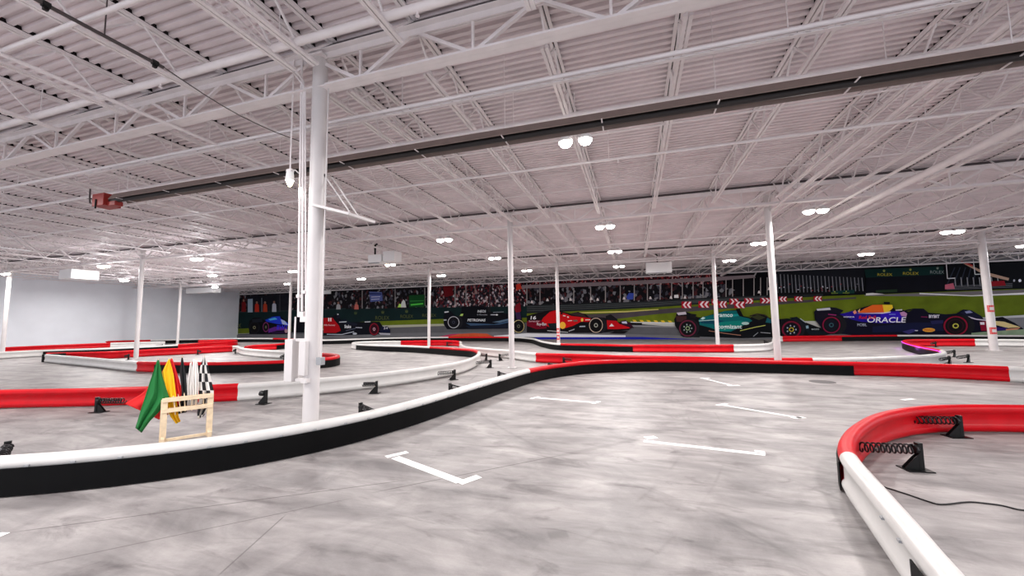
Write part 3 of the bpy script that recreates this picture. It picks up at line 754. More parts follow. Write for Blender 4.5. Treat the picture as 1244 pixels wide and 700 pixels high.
# black and silver car
c3 = Mur()
c3.poly([(539,385),(540,379),(548,378),(553,384),(560,385),(566,377),(576,372),(590,373),(598,380),(606,380),(616,381),(634,385),(634,399),(560,400),(543,400),(539,394)], (17,18,30))
c3.poly([(561,372.5),(588,372),(594,379),(612,381),(618,386),(570,389),(560,384)], (14,16,26))
c3.poly([(566,392.5),(600,394),(619,389.5),(619,392),(602,395.5),(572,396)], (66,92,122)); c3.poly([(598,391.5),(606,390),(619,387),(619,389),(607,392)], (104,128,150))
c3.poly([(565,396),(619,394),(619,398.5),(570,399)], (26,34,52)); c3.poly([(592,373.5),(596,373.3),(596,380),(593,379)], (40,40,44))
c3.line([(540,379.5),(545,378.8)], 1.4, (225,225,230)); c3.line([(539,389),(542.5,388.8)], 1.4, (190,195,200)); c3.poly([(558.5,383.8),(560,381.5),(563,381.3),(562,384)], (190,220,120))
c3.line([(596,382.5),(605,382.6)], .8, (220,222,228)); c3.line([(599,379.6),(612,379)], .6, (150,156,166)); c3.ell(603.6,382.6,1,1,(240,240,245),8)
wheel(c3, 551, 391.6, 7.6, 7.8, (206,208,214), (24,24,34), (70,74,90), .1, side=4)
o = c3.build('black_race_car'); o['label'] = 'black and silver race car'
text('PETRONAS', 568, 387.4, 589.5, 390.6, (236,238,242), o, slant=.5, bold=.02); text('INEOS', 580, 376.8, 590, 379.8, (228,230,236), o, slant=.4, bold=.01); text('G Mercedes', 579.5, 381.6, 592, 383.2, (170,174,184), o)
# red car
c4 = Mur()
c4.poly([(640,404),(640,384),(650,381),(658,379.5),(667,377),(676,376.8),(684,379),(693,381),(702,379),(712,382),(716,386),(733,386),(748,389),(752,392),(762,393),(768,398),(764,401),(752,402),(735,404),(700,404.8)], (26,20,24))
c4.poly([(657,391),(660,386),(668,379),(675,377),(680,379),(690,382),(694,384),(712,386),(718,387),(716,391),(706,391),(696,396),(686,399),(668,398),(660,394)], (206,22,30))
c4.poly([(640,390),(656,389),(664,394),(664,399),(652,400),(640,396)], (120,14,40)); c4.poly([(665,393),(676,392.5),(676,400),(668,399)], (28,40,44))
c4.poly([(696,396),(707,392),(716,392),(716,403),(690,403)], (22,20,24)); c4.line([(691,402.5),(698,400)], 1, (180,180,186))
c4.poly([(692,382),(700,379.5),(708,381),(712,385),(702,384)], (64,48,50)); c4.poly([(696,389),(701,388.5),(702,390.5),(697,391)], (120,104,96))
c4.poly([(737,388),(748,389),(753,394),(762,396),(766,399),(750,400),(738,400)], (196,18,32)); c4.poly([(736,384),(742,382),(750,388),(750,390),(736,389)], (30,28,34))
c4.poly([(754,390),(760,389),(766,393),(770,398.5),(762,397),(755,394.5)], (60,20,44)); c4.poly([(755,391),(761,390.5),(762,393.4),(756,393)], (206,210,230)); c4.poly([(740,396.8),(746,396.5),(743,393)], (235,225,225))
c4.poly([(740,405),(750,401.5),(763,402.5),(758,405.4)], (24,22,26)); c4.line([(665,401.8),(690,403.8)], .8, (190,190,190)); c4.line([(711,388.8),(717,388.6)], .9, (236,236,236)); c4.line([(704,396.8),(711,396.6)], 1.3, (190,195,205))
c4.line([(684,383.5),(687,384)], 1.2, (240,225,225)); c4.line([(689,385),(691,385.6)], 1.4, (240,235,235)); c4.line([(690,390),(695,389.5)], .8, (240,220,220))
c4.ell(683.5,395.4,3.8,4.2,(246,190,70)); c4.ell(707.2,388.8,1.5,2.1,(238,206,90)); c4.poly([(681,380),(683,378),(683.6,382),(681,382.4)], (30,20,22))
wheel(c4, 630, 396.5, 7.6, 8.4, (206,190,140), (22,22,24), (120,120,100), .09); wheel(c4, 724, 395.3, 9, 9.8, (216,196,176), (20,19,20), (130,130,120), .08, side=5)
c4.ell(724,395.3,2.4,2.6,(180,180,170),rin=.7)
c4.poly([(627,370),(632,368),(633,378),(628,382),(625,376)], (130,24,40)); c4.poly([(626,380),(632,379),(633,388),(628,388)], (60,40,80))
o = c4.build('red_race_car'); o['label'] = 'red race car'
text('16', 644.5, 384, 651, 388.2, (238,238,242), o, slant=.6, bold=.02); text('Santander', 642.5, 389.3, 655.5, 391.3, (225,190,200), o); text('Ray-Ban', 652, 392, 663.5, 396.6, (245,235,238), o, slant=.4)
# teal car
c5 = Mur()
c5.poly([(820,396),(819,388),(821,384.5),(822,380.5),(834,379),(842,382),(846,385),(852,386),(860,383.5),(872,380),(884,377.5),(897,376.5),(900,378),(903,384),(912,386),(915,383),(926,382),(932,385),(940,388),(956,387),(974,390),(990,396),(1005,402),(1014,405),(1000,408),(900,411),(850,409),(828,406)], (16,18,24))
c5.poly([(849,388),(856,384.5),(870,381.5),(880,378),(896,377.5),(897,384),(910,387),(914,390),(908,393),(898,398),(888,403),(876,403),(862,398),(850,395)], (14,108,110))
c5.poly([(872,392),(900,389.5),(908,392),(897,398.5),(886,402),(872,402)], (18,134,124)); c5.poly([(851,389),(866,388),(880,390),(868,394),(852,393)], (12,74,96)); c5.poly([(876,382.5),(896,381.5),(898,384),(878,386)], (30,150,150))
c5.ell(905.5,393,4.6,1.8,(180,210,206)); c5.line([(849,390),(868,388.8)], .8, (190,225,220)); c5.poly([(851,387.5),(854,385),(857,386.5),(854,388.5)], (200,230,226))
c5.line([(899,402),(918,397.5),(930,395.4)], .8, (196,200,110)); c5.line([(861,402),(880,405),(900,407.5)], .7, (180,130,110)); c5.line([(924,404),(936,405)], .8, (160,160,166)); c5.line([(915,409),(921,404)], .7, (150,154,160))
c5.poly([(932,386),(938,388),(940,393),(930,392)], (30,100,110)); c5.poly([(912,385),(922,382.5),(930,386),(922,389)], (60,64,40)); c5.line([(911,384),(920,381.4),(930,383),(936,388)], 1.1, (60,44,44))
c5.poly([(894,375.5),(899,375),(900,380),(896,381)], (20,22,22)); c5.poly([(822,380),(833,378.8),(834,382),(824,383)], (206,196,206)); c5.poly([(821,384),(834,384),(834,391),(822,391)], (74,44,46)); c5.poly([(838,381),(846,382),(845,387),(838,386)], (28,28,30))
c5.poly([(959,386),(968,385),(974,389),(982,396),(984,402),(1015,403),(1004,406.5),(984,407.6),(976,398)], (22,30,40)); c5.line([(996,396),(1004,398),(1012,403),(1018,404.5)], .8, (120,196,196)); c5.line([(972,387),(979,392)], 1, (180,190,190)); c5.poly([(979,396),(982,395.6),(982.4,399),(979.4,399.2)], (150,176,190))
c5.poly([(826,407),(850,406),(850,410),(830,409.5)], (30,30,34))
wheel(c5, 835.5, 399, 11.4, 11, (110,44,66), (20,18,26), (150,170,130), .16, (170,180,180), side=3); wheel(c5, 961.5, 400.5, 12.8, 11.4, (120,26,56), (18,16,34), (190,170,60), .18, (170,180,190), side=4)
o = c5.build('teal_race_car'); o['label'] = 'teal race car'
text('cognizant', 871.5, 394.6, 901, 401, (226,240,238), o, slant=.6, bold=.02); text('aramco', 868, 381.6, 890, 385.2, (220,240,238), o, slant=.4, bold=.02); text('BOSS', 986, 399.4, 995, 400.9, (215,225,228), o)
# navy and orange car
c6 = Mur()
c6.poly([(990,388),(989,379),(992,376),(1008,373),(1018,376),(1025,377),(1021,381),(1030,380),(1046,374),(1060,370.5),(1080,370),(1085,372),(1088,377),(1098,377),(1104,379),(1112,375),(1122,375),(1128,380),(1150,382),(1162,381),(1170,376),(1180,377),(1192,384),(1197,390),(1206,390),(1220,386),(1232,392),(1244,400),(1244,408),(1150,409),(1040,408),(1000,402)], (18,17,40))
c6.poly([(1020,382),(1036,378),(1060,380),(1090,378),(1100,381),(1096,392),(1070,393),(1046,391),(1034,388)], (44,22,150)); c6.poly([(1070,380),(1092,379),(1096,386),(1084,388),(1070,386)], (60,30,190))
c6.poly([(1042,380.2),(1050,375),(1060,370.6),(1074,370.3),(1075,379.5)], (236,112,44)); c6.poly([(1072,370.3),(1084,370.5),(1085,374),(1080,378.6),(1074,379.8)], (244,206,60)); c6.poly([(1040,381),(1074,379.8),(1082,378.6),(1082,379.6),(1072,381.2)], (235,225,235))
c6.poly([(1073.5,366.8),(1081,367),(1081,369.6),(1074,369.4)], (24,24,28)); c6.poly([(1036,379),(1039,376.5),(1041,380),(1038,382)], (240,160,130)); c6.poly([(1042,378),(1045,375),(1044,379.5)], (250,210,150))
c6.line([(1100,377.5),(1110,375.5),(1120,375.5),(1127,380)], 1.2, (26,24,40)); c6.poly([(1088,376.4),(1096,375.8),(1096,377.4),(1088,377.6)], (214,206,206)); c6.poly([(1093,380),(1098,378.5),(1102,381),(1101,385),(1095,384)], (200,150,190)); c6.line([(1080,382),(1088,382)], 1.1, (120,130,220))
c6.poly([(1060,397),(1110,392),(1150,392),(1150,402),(1060,404)], (26,30,66)); c6.poly([(1096,403),(1108,400),(1116,401),(1104,406)], (64,60,120)); c6.poly([(1130,390),(1146,389),(1146,393),(1132,394)], (44,44,90)); c6.line([(1119,385),(1127,385.4)], 1.2, (130,40,90))
c6.ell(1128.4,401,7.6,2.5,(240,176,70)); c6.line([(1111.5,401.6),(1114,402),(1115,401.4)], .9, (220,220,230))
c6.poly([(990,379.5),(1006,379),(1008,384),(1010,388),(992,387)], (28,22,40)); c6.poly([(992,375.5),(1011,373.5),(1011,376.5),(993,377.6)], (206,206,214)); c6.poly([(1008,373),(1016,374),(1024,377),(1020,381),(1010,379)], (26,26,40)); c6.line([(1006,382),(1016,383)], 1.3, (150,50,110))
c6.poly([(1166,380),(1172,376.5),(1182,378),(1190,383),(1196,390),(1180,388)], (28,30,58)); c6.poly([(1172,378.6),(1178,377.4),(1182,380),(1174,381)], (150,154,190)); c6.line([(1176,385),(1186,388),(1200,389.5)], 1.3, (226,214,230))
c6.poly([(1190,391),(1200,390),(1202,402),(1192,402)], (150,22,56)); c6.poly([(1190.5,391.5),(1196,391.5),(1196,394.6),(1191,394.6)], (235,230,240))
c6.poly([(1209,386),(1218,385),(1226,389),(1232,394),(1222,392),(1210,390)], (20,20,30)); c6.poly([(1209,390),(1220,391),(1232,395),(1240,397.6),(1224,398.5),(1210,395)], (226,206,150)); c6.poly([(1210,398),(1224,398),(1222,403),(1210,404)], (50,30,110)); c6.poly([(1222,400),(1240,398),(1230,404.5),(1222,404)], (214,150,120)); c6.poly([(1180,404.5),(1244,400),(1244,408),(1180,407)], (150,170,140), .2, 2)
wheel(c6, 1010, 395, 12, 11, (140,24,70), (26,26,40), (60,100,110), .14, side=7); wheel(c6, 1161, 396, 16, 13, (150,26,60), (24,18,26), (200,196,90), .13, side=8); c6.ell(1161,396,10,8.4,(54,18,34),rin=.85)
o = c6.build('navy_race_car'); o['label'] = 'navy blue race car with an orange and yellow engine cover'
text('ORACLE', 1053, 385.4, 1100, 392, (238,236,246), o, slant=1.0, bold=.015); text('Red Bull', 1043.5, 383.6, 1063.5, 387.6, (214,40,50), o, slant=.5, bold=.02)
text('BYBIT', 1128.5, 382.6, 1141.5, 386.4, (230,226,240), o, bold=.03); text('HONDA', 1025, 384.3, 1038, 386, (225,225,235), o, bold=.02); text('MOBIL', 1041.5, 393, 1053, 396.4, (190,195,215), o); text('PIRELLI', 1123, 400, 1134, 402, (190,40,30), o)
# small red/white sign at the left end
sg = onY(394,352,WY-.3); 
m = MB(); a = onY(391.5,357.5,WY-.25); b2 = onY(402,352.5,WY-.25); m.box((a.x,WY-.27,a.z),(b2.x,WY-.2,b2.z)); tag(m.build('exit_sign_box', BOXW, bevel=.01), 'small white sign box at the mural top, just right of the near column', 'sign')

# ------------------------------------------------------------------ barriers
RB = .078
def outline():
    pts = []; c1z, c2z = .085, .337
    a1 = math.radians(48)
    for i in range(9): a = -math.pi/2+(math.pi/2+a1)*i/8; pts.append((RB*math.cos(a), c1z+RB*math.sin(a)))
    for i in range(9): a = -a1+(math.pi/2+a1)*i/8; pts.append((RB*math.cos(a), c2z+RB*math.sin(a)))
    pts += [(-u, z) for u, z in reversed(pts)]
    return pts
OUT = outline()
def catmull(P, step=.18):
    res = []; idx = []
    for i in range(len(P)-1):
        p0, p1, p2, p3 = P[max(i-1,0)], P[i], P[i+1], P[min(i+2,len(P)-1)]
        n = max(3, int((p2-p1).length/step)); n = min(n, 60); idx.append(len(res))
        # centripetal
        t0 = 0; t1 = t0+max((p1-p0).length,1e-3)**.5; t2 = t1+max((p2-p1).length,1e-3)**.5; t3 = t2+max((p3-p2).length,1e-3)**.5
        for k_ in range(n):
            t = t1+(t2-t1)*k_/n
            A1 = p0*((t1-t)/(t1-t0))+p1*((t-t0)/(t1-t0)) if i > 0 else p1
            A2 = p1*((t2-t)/(t2-t1))+p2*((t-t1)/(t2-t1))
            A3 = p2*((t3-t)/(t3-t2))+p3*((t-t2)/(t3-t2)) if i < len(P)-2 else p2
            B1 = A1*((t2-t)/(t2-t0))+A2*((t-t0)/(t2-t0)); B2 = A2*((t3-t)/(t3-t1))+A3*((t-t1)/(t3-t1))
            res.append(B1*((t2-t)/(t2-t1))+B2*((t-t1)/(t2-t1)))
    res.append(P[-1]); idx.append(len(res)-1); return res, idx
def barrier(ctrl, front, label, z=0.0, off=0.0, clips=None, led=None):
    """ctrl: (px, py, rail 'r'/'w', face 'k'/None); front: +1 face to the left of travel, -1 to the right"""
    P = [at(c[0], c[1], z) for c in ctrl]; P = [V((p.x,p.y,0)) for p in P]
    if off:
        Q = []
        for i, p in enumerate(P):
            d = (P[min(i+1,len(P)-1)]-P[max(i-1,0)]).normalized(); Q.append(p+V((-d.y,d.x,0))*off)
        P = Q
    pts, idx = catmull(P); K = len(pts)
    nrm = []
    for i in range(K):
        d = (pts[min(i+1,K-1)]-pts[max(i-1,0)]).normalized(); nrm.append(V((-d.y,d.x,0))*front)
    t = thing('track_barrier', label, 'barrier', pts[0]); O = pts[0]
    def runs(k_):
        out = []; s = 0
        while s < len(ctrl)-1:
            e = s
            while e+1 < len(ctrl)-1 and ctrl[e+1][k_] == ctrl[s][k_]: e += 1
            out.append((idx[s], idx[e+1], ctrl[s][k_])); s = e+1
        return out
    n = len(OUT)
    for (a, b, c) in runs(2):
        m = MB(); vv = []
        for i in range(a, b+1):
            for (u, zz) in OUT: vv.append(pts[i]-O+nrm[i]*u+V((0,0,zz)))
        k_ = b-a+1; fs = [(i*n+j, i*n+(j+1)%n, (i+1)*n+(j+1)%n, (i+1)*n+j) for i in range(k_-1) for j in range(n)]
        fs += [tuple(range(n))[::-1], tuple((k_-1)*n+j for j in range(n))]
        if front < 0: pass
        m.add(vv, fs); o = m.build('rail', {'r':RED,'w':WHT,'k':BLK}[c], t, smooth=True); o['label'] = {'r':'red plastic rail','w':'white plastic rail','k':'black rail'}[c]
    for (a, b, c) in runs(3):
        if not c: continue
        m = MB(); vv = []; sec = [(RB+.002,.012),(RB+.012,.012),(RB+.012,.18),(RB+.012,.30),(RB+.002,.30)]
        for i in range(a, b+1):
            for (u, zz) in sec: vv.append(pts[i]-O+nrm[i]*u+V((0,0,zz)))
        k_ = b-a+1; q_ = len(sec); fs = [(i*q_+j, i*q_+(j+1)%q_, (i+1)*q_+(j+1)%q_, (i+1)*q_+j) for i in range(k_-1) for j in range(q_)]
        fs += [tuple(range(q_))[::-1], tuple((k_-1)*q_+j for j in range(q_))]
        m.add(vv, fs); o = m.build('rubber_face', BLK, t)
    if clips:
        a, b = idx[clips[0]], idx[clips[1]]; L = 0; nx = .25; cnt = 0
        for i in range(a+1, b):
            L += (pts[i]-pts[i-1]).length
            if L > nx and cnt < 90:
                nx += .38; cnt += 1; m = MB(); p_ = pts[i]-O+nrm[i]*(RB+.004)+V((0,0,.318)); d = nrm[i].cross(V((0,0,1)))
                m.bar(p_-d*.02, p_+d*.02, .022, .016); m.build('clip', GREY, t)
    if led:
        a, b = idx[led[0]], idx[led[1]]; m = MB(); m.tube([pts[i]-O+nrm[i]*(RB+.005)+V((0,0,.36)) for i in range(a, b+1)], .014, 6); o = m.build('led_strip', PURP, t); o['label'] = 'glowing purple light strip'
        for i in (a, (a+b)//2, b):
            ld = bpy.data.lights.new('strip_light', 'POINT'); ld.energy = 4; ld.color = (.7,.2,1); ld.shadow_soft_size = .1
            lo = bpy.data.objects.new('strip_light', ld); C.objects.link(lo); lo.parent = t; lo.location = pts[i]-O+nrm[i]*.25+V((0,0,.3))
    return t
# the near barrier sweeping across the picture (front faces the camera, travel left -> right, so front is on the right)
barrier([(-260,622,'w','k'),(-120,614,'w','k'),(0,605.7,'w','k'),(114,595,'w','k'),(228.6,580,'w','k'),(320,564,'w','k'),(420,541.7,'w','k'),(505.7,516.4,'w','k'),(570,492.9,'w','k'),(613,477.2,'w','k'),
         (645,466.2,'r','k'),(680,458.6,'r','k'),(720,454,'r','k'),(800,451.6,'r','k'),(900,453,'r','k'),(1038,456.9,'r',None),(1130,460,'r',None),(1228,465,'w',None),(1320,470,'w',None)],
        -1, 'long near barrier sweeping across, white then red on top with a black rubber face', off=.09, clips=(1,9))
# barrier round the infield: back of it faces the camera (front on the left of travel)
barrier([(-150,502,'r',None),(-60,499,'r',None),(0,496.5,'r',None),(108.6,494.3,'r',None),(200,491,'r',None),(289.5,487.6,'w',None),(370,481,'w',None),(460,471,'w',None),(520,461.9,'w',None),(554,455,'w',None),(570,449.5,'w',None),(580,443,'w',None),
         (581.5,438,'r','k'),(574,434.4,'r','k'),(561,433,'r','k'),(523,429.8,'w','k'),(497,428.2,'w','k'),(459,426.8,'w','k'),(434,425,'w',None),(428.5,423.2,'w',None),(434,422.2,'w',None),(455,421.4,'w',None),(487,421,'r',None),(530,420.4,'r',None),(551,420.6,'r',None),
         (559,422,'w',None),(560,426,'w',None),(568,430.5,'w',None),(590,433,'w',None),(618,435.8,'w',None),(652,440.6,'r',None),(700,442.5,'r',None),(800,446.3,'r',None),(900,449,'r',None),(987,450,'w',None),(1038,449.8,'w',None),(1108,446.8,'w',None),(1134,444.5,'w',None),(1147,441.5,'w','k'),
         (1145,438,'r','k'),(1126,433,'r','k'),(1110,428.5,'r','k'),(1101,425,'r','k'),(1099,422.6,'r',None),(1106,421.2,'r',None),(1137,421,'r',None),(1184,421,'w',None),(1244,421.6,'w',None),(1330,422.6,'w',None)],
        1, 'winding infield barrier of red and white rails, seen from behind, with two hairpin tips', led=(38,43))
# right hand island
barrier([(1420,499,'r',None),(1330,494.5,'r',None),(1244,492,'r',None),(1134,492.3,'r',None),(1076,500,'r','k'),(1042,516,'r','k'),(1028,535,'r','k'),(1031,549,'w',None),(1066,590,'w',None),(1112,642,'w',None),(1127,660,'w','k'),(1163,702,'w','k'),(1210,770,'w','k'),(1270,880,'w','k')],
        -1, 'near right barrier curving round, red rail at the far end and white towards the camera', z=.415, clips=(8,10))
# left island
barrier([(56,440.4,'w',None),(114,446.2,'w',None),(168,452,'r',None),(190,452.8,'r','k'),(215,453.4,'r','k'),(270,453.4,'r','k'),(347,450.9,'r','k'),(398,446.6,'r','k'),(410,443.5,'r','k'),(406,440.8,'r',None),(392,439.4,'w',None),(370,438,'w',None),(341,436,'w',None),(310,433.6,'w',None),(294.5,431.4,'w',None),(290,429.3,'w',None),
         (283,427.8,'r',None),(246,429.8,'r',None),(169,433.9,'r',None),(137,436,'r',None),(75,437.8,'r',None),(57,438.2,'r',None)],
        -1, 'left island barrier loop, white left tip, then red over black face')
e = at(55,440); m = MB(); m.box((e.x-.12,e.y-.1,0),(e.x+.02,e.y+.75,.40)); tag(m.build('barrier_end_cap', BLK, bevel=.02), 'black end block at the left tip of the left island barrier', 'end cap')
barrier([(298,429,'r',None),(305,427,'r',None),(335,425,'r','k'),(352,423,'r','k'),(372,421,'r','k'),(388,419.8,'r','k')], -1, 'short red then black faced barrier behind the white inner leg, left of the near column')
barrier([(-90,444,'w',None),(0,436.4,'w',None),(52,433.4,'w','k'),(130,430.4,'w','k'),(215,425.4,'r',None),(250,422.4,'r',None),(283,420.2,'r',None),(287,418.9,'r',None),(280,418.4,'r',None),(241,419.2,'w',None)],
        -1, 'barrier with white rail, black face and red rounded tip, behind the left island')
barrier([(6,429,'r',None),(70,425.4,'r',None),(134,422.6,'w',None),(200,420.6,'w',None)], 1, 'dark red and white barrier in front of the blank left wall')
barrier([(36,424.4,'r',None),(90,421.6,'r',None),(150,419,'r',None),(183,418,'w','k'),(240,416.6,'w','k'),(290,415.8,'w','k'),(332,416,'r','k'),(350,416.6,'r','k'),(372,417.6,'w','k'),(392,418.6,'w','k'),(430,417.4,'w','k'),(471,415.8,'w','k'),(519,415,'w','k'),(545,414.8,'r','k'),(600,414.8,'r','k'),(625,415.1,'w','k'),(645,417,'w','k'),(662,422.5,'w','k'),(682,425.7,'r','k'),(720,426.8,'r','k'),(769,428,'r',None),(891,428.4,'w',None),(928,427.2,'w',None),(939,424,'w',None),(940,419.6,'w',None),(942,416.6,'w',None),
         (950,415.6,'r',None),(1022,414.6,'r','k'),(1090,414,'w','k'),(1244,415,'w','k'),(1330,416,'w','k')],
        -1, 'far barrier running in front of the mural, black faced with red and white rails')

# ------------------------------------------------------------------ spring brackets
def bracket(px, py, ex, ey, label, H=.31, far=False):
    b = at(px, py, 0); e = at(ex, ey, .235); d = V((e.x-b.x, e.y-b.y, 0)); L = min(max(d.length, .15), 1.0); d.normalize()
    ang = math.atan2(d.y, d.x)
    t = thing('spring_bracket', label, 'bracket', b, None, ang)
    m = MB(); m.box((-.09,-.10,0), (.17,.10,.012)); m.build('base_plate', BSTEEL, t)
    m = MB(); m.box((-.035,-.032,.012), (.012,.032,H)); m.build('post', BSTEEL, t)
    m = MB()
    for s in (-.022, .022): m.prism([(.01,s,.012),(.16,s,.012),(.16,s,.03),(.01,s,.19)], (0,.008,0))
    m.build('gusset', BSTEEL, t)
    n = 10 if not far else 7; seg = n*(12 if not far else 7); L2 = L-.02; pts = []
    for i in range(seg+1):
        a = 2*math.pi*n*i/seg; pts.append((.03+(L2-.03)*i/seg, .052*math.cos(a), .235+.052*math.sin(a)))
    m = MB(); m.tube(pts, .010, 6 if not far else 4); m.build('spring', CHROME if not far else BSTEEL, t, smooth=True)
    m = MB(); m.tube([(.0,0,.235),(.04,0,.235)], .05, 14); m.build('spring_seat', BSTEEL, t)
    return t
BR = [(1166,531,1106,510,'spring bracket attached to the red stretch of the near right barrier',0),
      (1117,571,1042,543,'spring bracket with the long spring, nearest the camera, inside the near right barrier',0),
      (438,510,459,504,'bracket behind the near barrier, just right of the large column',0),
      (547,481.5,566,475,'bracket behind the near barrier, left of the middle column',0),
      (606,464,622,459,'bracket behind the near barrier, just below the middle column',0),
      (667,451.5,680,447,'bracket behind the near barrier where its top turns red',0),
      (7,566,-14,572,'bracket behind the near barrier at the left edge of the picture',0),
      (1040,447.5,1046,449,'bracket peeking over the near barrier on the right',1),
      (118,501,152,487,'spring bracket beside the flag stand, on the long red rail at the left',0),
      (322,491,320,478,'spring bracket on the white rail between flag stand and large column',0),
      (457,478,440,467,'spring bracket on the white rail right of the large column',0),
      (552,461.5,531,454,'spring bracket on the white rail near its bend',0),
      (596,447,578,441,'spring bracket nearest the left of the middle column, at the hairpin bend',0),
      (591,438,573,428,'far spring bracket inside the hairpin, left of the middle column',1),
      (607,438.5,619,431,'spring bracket just left of the middle column on the far white rail',1),
      (685,443.5,695,437,'bracket on the red rail right of the middle column',1),
      (482,420.3,485,417,'tiny bracket in the hairpin loop where white turns red',1),
      (543,420.6,552,417.5,'tiny bracket in the hairpin loop right of the thin column',1),
      (156,437.2,152,433,'small bracket on the left island just left of its column',1),
      (240,431,246,428,'small bracket on the left island above the flags',1),
      (286,430,284,426,'small bracket near the bend of the left island red rail',1),
      (345,438,341,434,'bracket on the white inner leg of the left island',1),
      (197,423,189,420,'small bracket on the white barrier by the blank wall',1),
      (241,421,243,418,'tiny bracket behind the red tipped left barrier',1),
      (1137,421.8,1124,419,'bracket on the red rail behind the purple light strip',1),
      (1160,434,1146,429,'farthest of the three spring brackets at the purple tip',1),
      (1177,440.5,1160,435,'rightmost of the three spring brackets at the purple tip',1),
      (1154,443,1122,441,'nearest of the three spring brackets at the purple tip, long dark spring',1),
      (1197,420,1204,418,'dark bracket leaning on the white rail left of the stickered column',1),
      (929,419.5,936,417,'small bracket at the white bend left of the column behind the red topped barrier',1)]
for (a_,b_,c_,d_,lab,fr) in BR: bracket(a_,b_,c_,d_,lab,far=bool(fr))

# ------------------------------------------------------------------ floor markings, drain, cable
def strokes(lst, label, name='grid_marking', wd=.09):
    m = MB()
    for (x0,y0,x1,y1,*w_) in lst:
        a, b = at(x0,y0), at(x1,y1); d = (b-a).normalized(); n_ = V((-d.y,d.x,0))*(w_[0] if w_ else wd)/2
        m.prism([a+n_+V((0,0,.001)), b+n_+V((0,0,.001)), b-n_+V((0,0,.001)), a-n_+V((0,0,.001))][::-1], (0,0,.0025))
    return tag(m.build(name, TAPE), label, 'floor marking', 'start grid markings')
strokes([(469,555.5,495,549.5,.10),(480,556,559,585.5,.12),(558,587.5,582,579,.11)], 'white bracket marking on the floor nearest the camera, left of centre')
strokes([(784,532.5,797,531.3,.12),(782,536,929,552.6,.10),(917,549,929.5,550.5,.14)], 'long white bracket marking right of centre on the near floor')
strokes([(871,492.6,883,490.6,.09),(876,492,974,508.2,.09),(963,508.2,977,507.3,.10)], 'white bracket marking behind the long one, pointing at the red curve')
strokes([(851,459.8,862,459.4,.1),(855,460,889,468.4,.09),(884,468.8,898,468.3,.1)], 'small far white bracket marking close to the black faced barrier')
strokes([(645,484.6,655,482.2,.09),(648,483.2,726,489.4,.10),(720,490.5,728,487.8,.09)], 'white bracket marking below the red start of the near barrier')
strokes([(1096,486.2,1110,484.8,.1)], 'short white dash behind the near right red barrier')
strokes([(-14,656,7,647.5,.08)], 'bit of white marking cut by the left edge')
q = at(999,464); m = MB(); m.tube([(0,0,.001),(0,0,.005)], .30, 24)
o = m.build('drain_cover', mat('drain_iron', (70,66,66), .6, noise=.2)); o.location = q; tag(o, 'dark round drain cover in the floor near the right end of the black face', 'drain cover')
cp = [(1062,587),(1072,591),(1100,600),(1122,607.5),(1138,612.5),(1150,612.8),(1178,610),(1200,612),(1218,614.5),(1236,619),(1262,622),(1300,628)]
P, _ = catmull([at(x,y,.008) for x,y in cp], .1); m = MB(); m.tube([V((p_.x,p_.y,.008)) for p_ in P], .007, 6)
tag(m.build('floor_cable', BSTEEL, smooth=True), 'thin black cable lying on the floor inside the near right barrier', 'cable')

# ------------------------------------------------------------------ flag stand
A = at(197,538); B = at(253.5,529); SD = (B-A).normalized(); SN = V((-SD.y, SD.x, 0))
def onstand(px, py, off=0): return onplane(px, py, A+SN*off, SN)
tf = thing('flag_stand', 'raw pine flag stand holding a row of marshal flags', 'flag stand', A)
HS_ = .65
m = MB(); m.bar((0,0,0), (0,0,HS_), .08, .07, up=SN); m.build('post', WOOD, tf, bevel=.003)
D = (B-A).length; pb = SD*D
m = MB(); m.bar(pb, pb+V((0,0,HS_)), .08, .07, up=SN); m.build('post', WOOD, tf, bevel=.003)
for z_ in (HS_-.01, HS_-.17):
    m = MB(); m.bar(SD*-.03+V((0,0,z_)), pb+SD*.03+V((0,0,z_)), .10, .06); m.build('rail', WOOD, tf, bevel=.003)
for q in (V((0,0,0)), pb):
    m = MB(); m.bar(q-SN*.20+V((0,0,.045)), q+SN*.22+V((0,0,.045)), .05, .09); m.build('foot', WOOD, tf, bevel=.003)
m = MB(); m.bar(SD*.02+V((0,0,.03)), pb+V((0,0,.03)), .04, .04); m.build('stretcher', WOOD, tf)
FG = {'g':mat('green_cloth',(18,110,48),.8), 'y':mat('yellow_cloth',(240,190,20),.8), 'r':mat('red_cloth',(214,24,26),.8), 'k':mat('black_cloth',(22,22,26),.8), 'w':mat('white_cloth',(232,228,224),.8)}
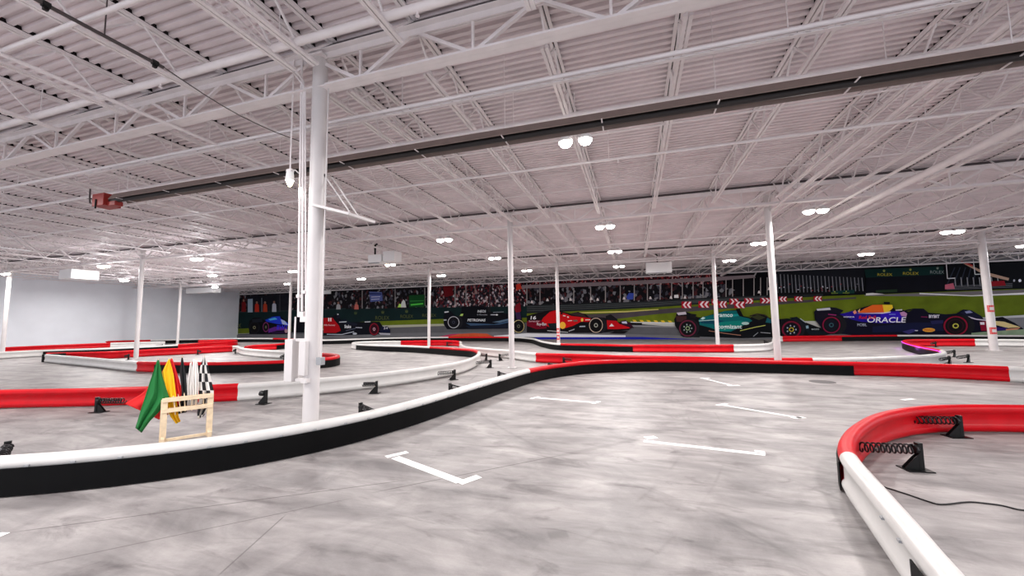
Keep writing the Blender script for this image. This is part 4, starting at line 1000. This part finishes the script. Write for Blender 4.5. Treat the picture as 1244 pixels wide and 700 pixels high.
def flag(Lf, Rt, foot, tip, mats, label, off=0, folds=2.2, amp=.03, checker=None, ph=0):
    t = thing('marshal_flag', label, 'flag', onstand(tip[0], tip[1], off)*1.0, None); O = t.location.copy()
    f0 = onstand(foot[0], foot[1], 0); k1 = lambda k_, o_: onstand(foot[0]+(tip[0]-foot[0])*k_, foot[1]+(tip[1]-foot[1])*k_, o_)-O
    m = MB(); m.tube([f0-O, k1(.24, 0), k1(.36, off+.03), onstand(tip[0], tip[1], off+.035)+V((0,0,.005))-O], .007, 8); m.build('stick', WOOD, t)
    def samp(pl, s):
        # resample a polyline uniformly
        seg = [math.dist(a,b) for a,b in zip(pl,pl[1:])]; T = sum(seg)*s
        for (a,b),l in zip(zip(pl,pl[1:]),seg):
            if T <= l or (a,b) == (pl[-2],pl[-1]): k_ = min(T/l,1); return (a[0]+(b[0]-a[0])*k_, a[1]+(b[1]-a[1])*k_)
            T -= l
    nu, nv = 16, 22; vv = []
    for j in range(nv+1):
        l, r = samp(Lf, j/nv), samp(Rt, j/nv)
        for i in range(nu+1):
            u = i/nu; x, y = l[0]+(r[0]-l[0])*u, l[1]+(r[1]-l[1])*u
            o_ = off+amp*min(1,.25+j/nv*1.3)*math.sin(2*math.pi*folds*u+ph+j*.06)
            vv.append(onstand(x, y, o_)-O)
    m = MB()
    for j in range(nv):
        for i in range(nu):
            m.mi = 0 if not checker else ((i//checker[0]+j//checker[1]) % 2)
            a = j*(nu+1)+i; m.add([], []); m.f.append((a, a+1, a+nu+2, a+nu+1)); m.m.append(m.mi)
    m.v = [tuple(p_) for p_ in vv]
    o = m.build('cloth', mats, t, smooth=True); sd = o.modifiers.new('thick', 'SOLIDIFY'); sd.thickness = .003
    return t
flag([(206,437),(190,462),(170,480),(151,490.5),(160,494)], [(208,437),(214,455),(216,480),(212,500),(193,510)], (213,503), (208.5,435), FG['r'], 'large bright red flag spread behind the green one, corner reaching far left', off=.16, amp=.02)
flag([(207.5,436),(208,460),(212,482),(214,500)], [(209.5,435.5),(218,462),(223,484),(222,500)], (220,502), (209,435), FG['r'], 'narrow red flag between the yellow and black flags', off=.12, amp=.015, ph=1)
flag([(191,437.5),(182,464),(172,495),(164.5,520)], [(193,437.5),(198,460),(206,484),(193,501),(182,512),(172,526)], (205,504), (192,436.5), FG['g'], 'dark green flag at the left end of the stand, hanging lowest', off=.03, amp=.03)
flag([(205,436.5),(197,452),(200,485),(207,506),(214,515)], [(206,436.5),(211,455),(214.5,485),(217,506),(219.5,512)], (213,504), (205,436), FG['y'], 'yellow flag hanging between green and red flags', off=.085, amp=.02, ph=2)
flag([(220.5,434.5),(218,452),(221,480),(216,496),(217,503)], [(222,434.5),(226,455),(228,482),(227,492),(226.5,501)], (225,500), (221.2,433.5), FG['k'], 'black flag hanging in the middle of the stand', off=.10, amp=.02, ph=.5)
flag([(231,441),(229,455),(226,470),(228,494)], [(233,440),(235,460),(236,480),(235,496)], (233,499), (232.5,439), FG['w'], 'white flag with black edge, left one of the two white flags', off=.12, amp=.02, ph=1.2)
flag([(235,436.5),(233,455),(234,478),(233,492)], [(239.5,437),(241.5,455),(241,478),(240,490)], (238,498), (238,436), FG['w'], 'white flag next to the checkered one, right one of the two white flags', off=.08, amp=.02, ph=2.2)
flag([(247.5,433.5),(243,446),(241,465),(242,485),(239.5,505),(241,509)], [(249.5,433.5),(253,446),(257,463),(260,476),(258,490),(247,506)], (247,497), (248.5,432.5), [FG['k'],FG['w']], 'black and white checkered flag at the right end of the stand', off=.10, amp=.03, checker=(4,3), ph=.4)
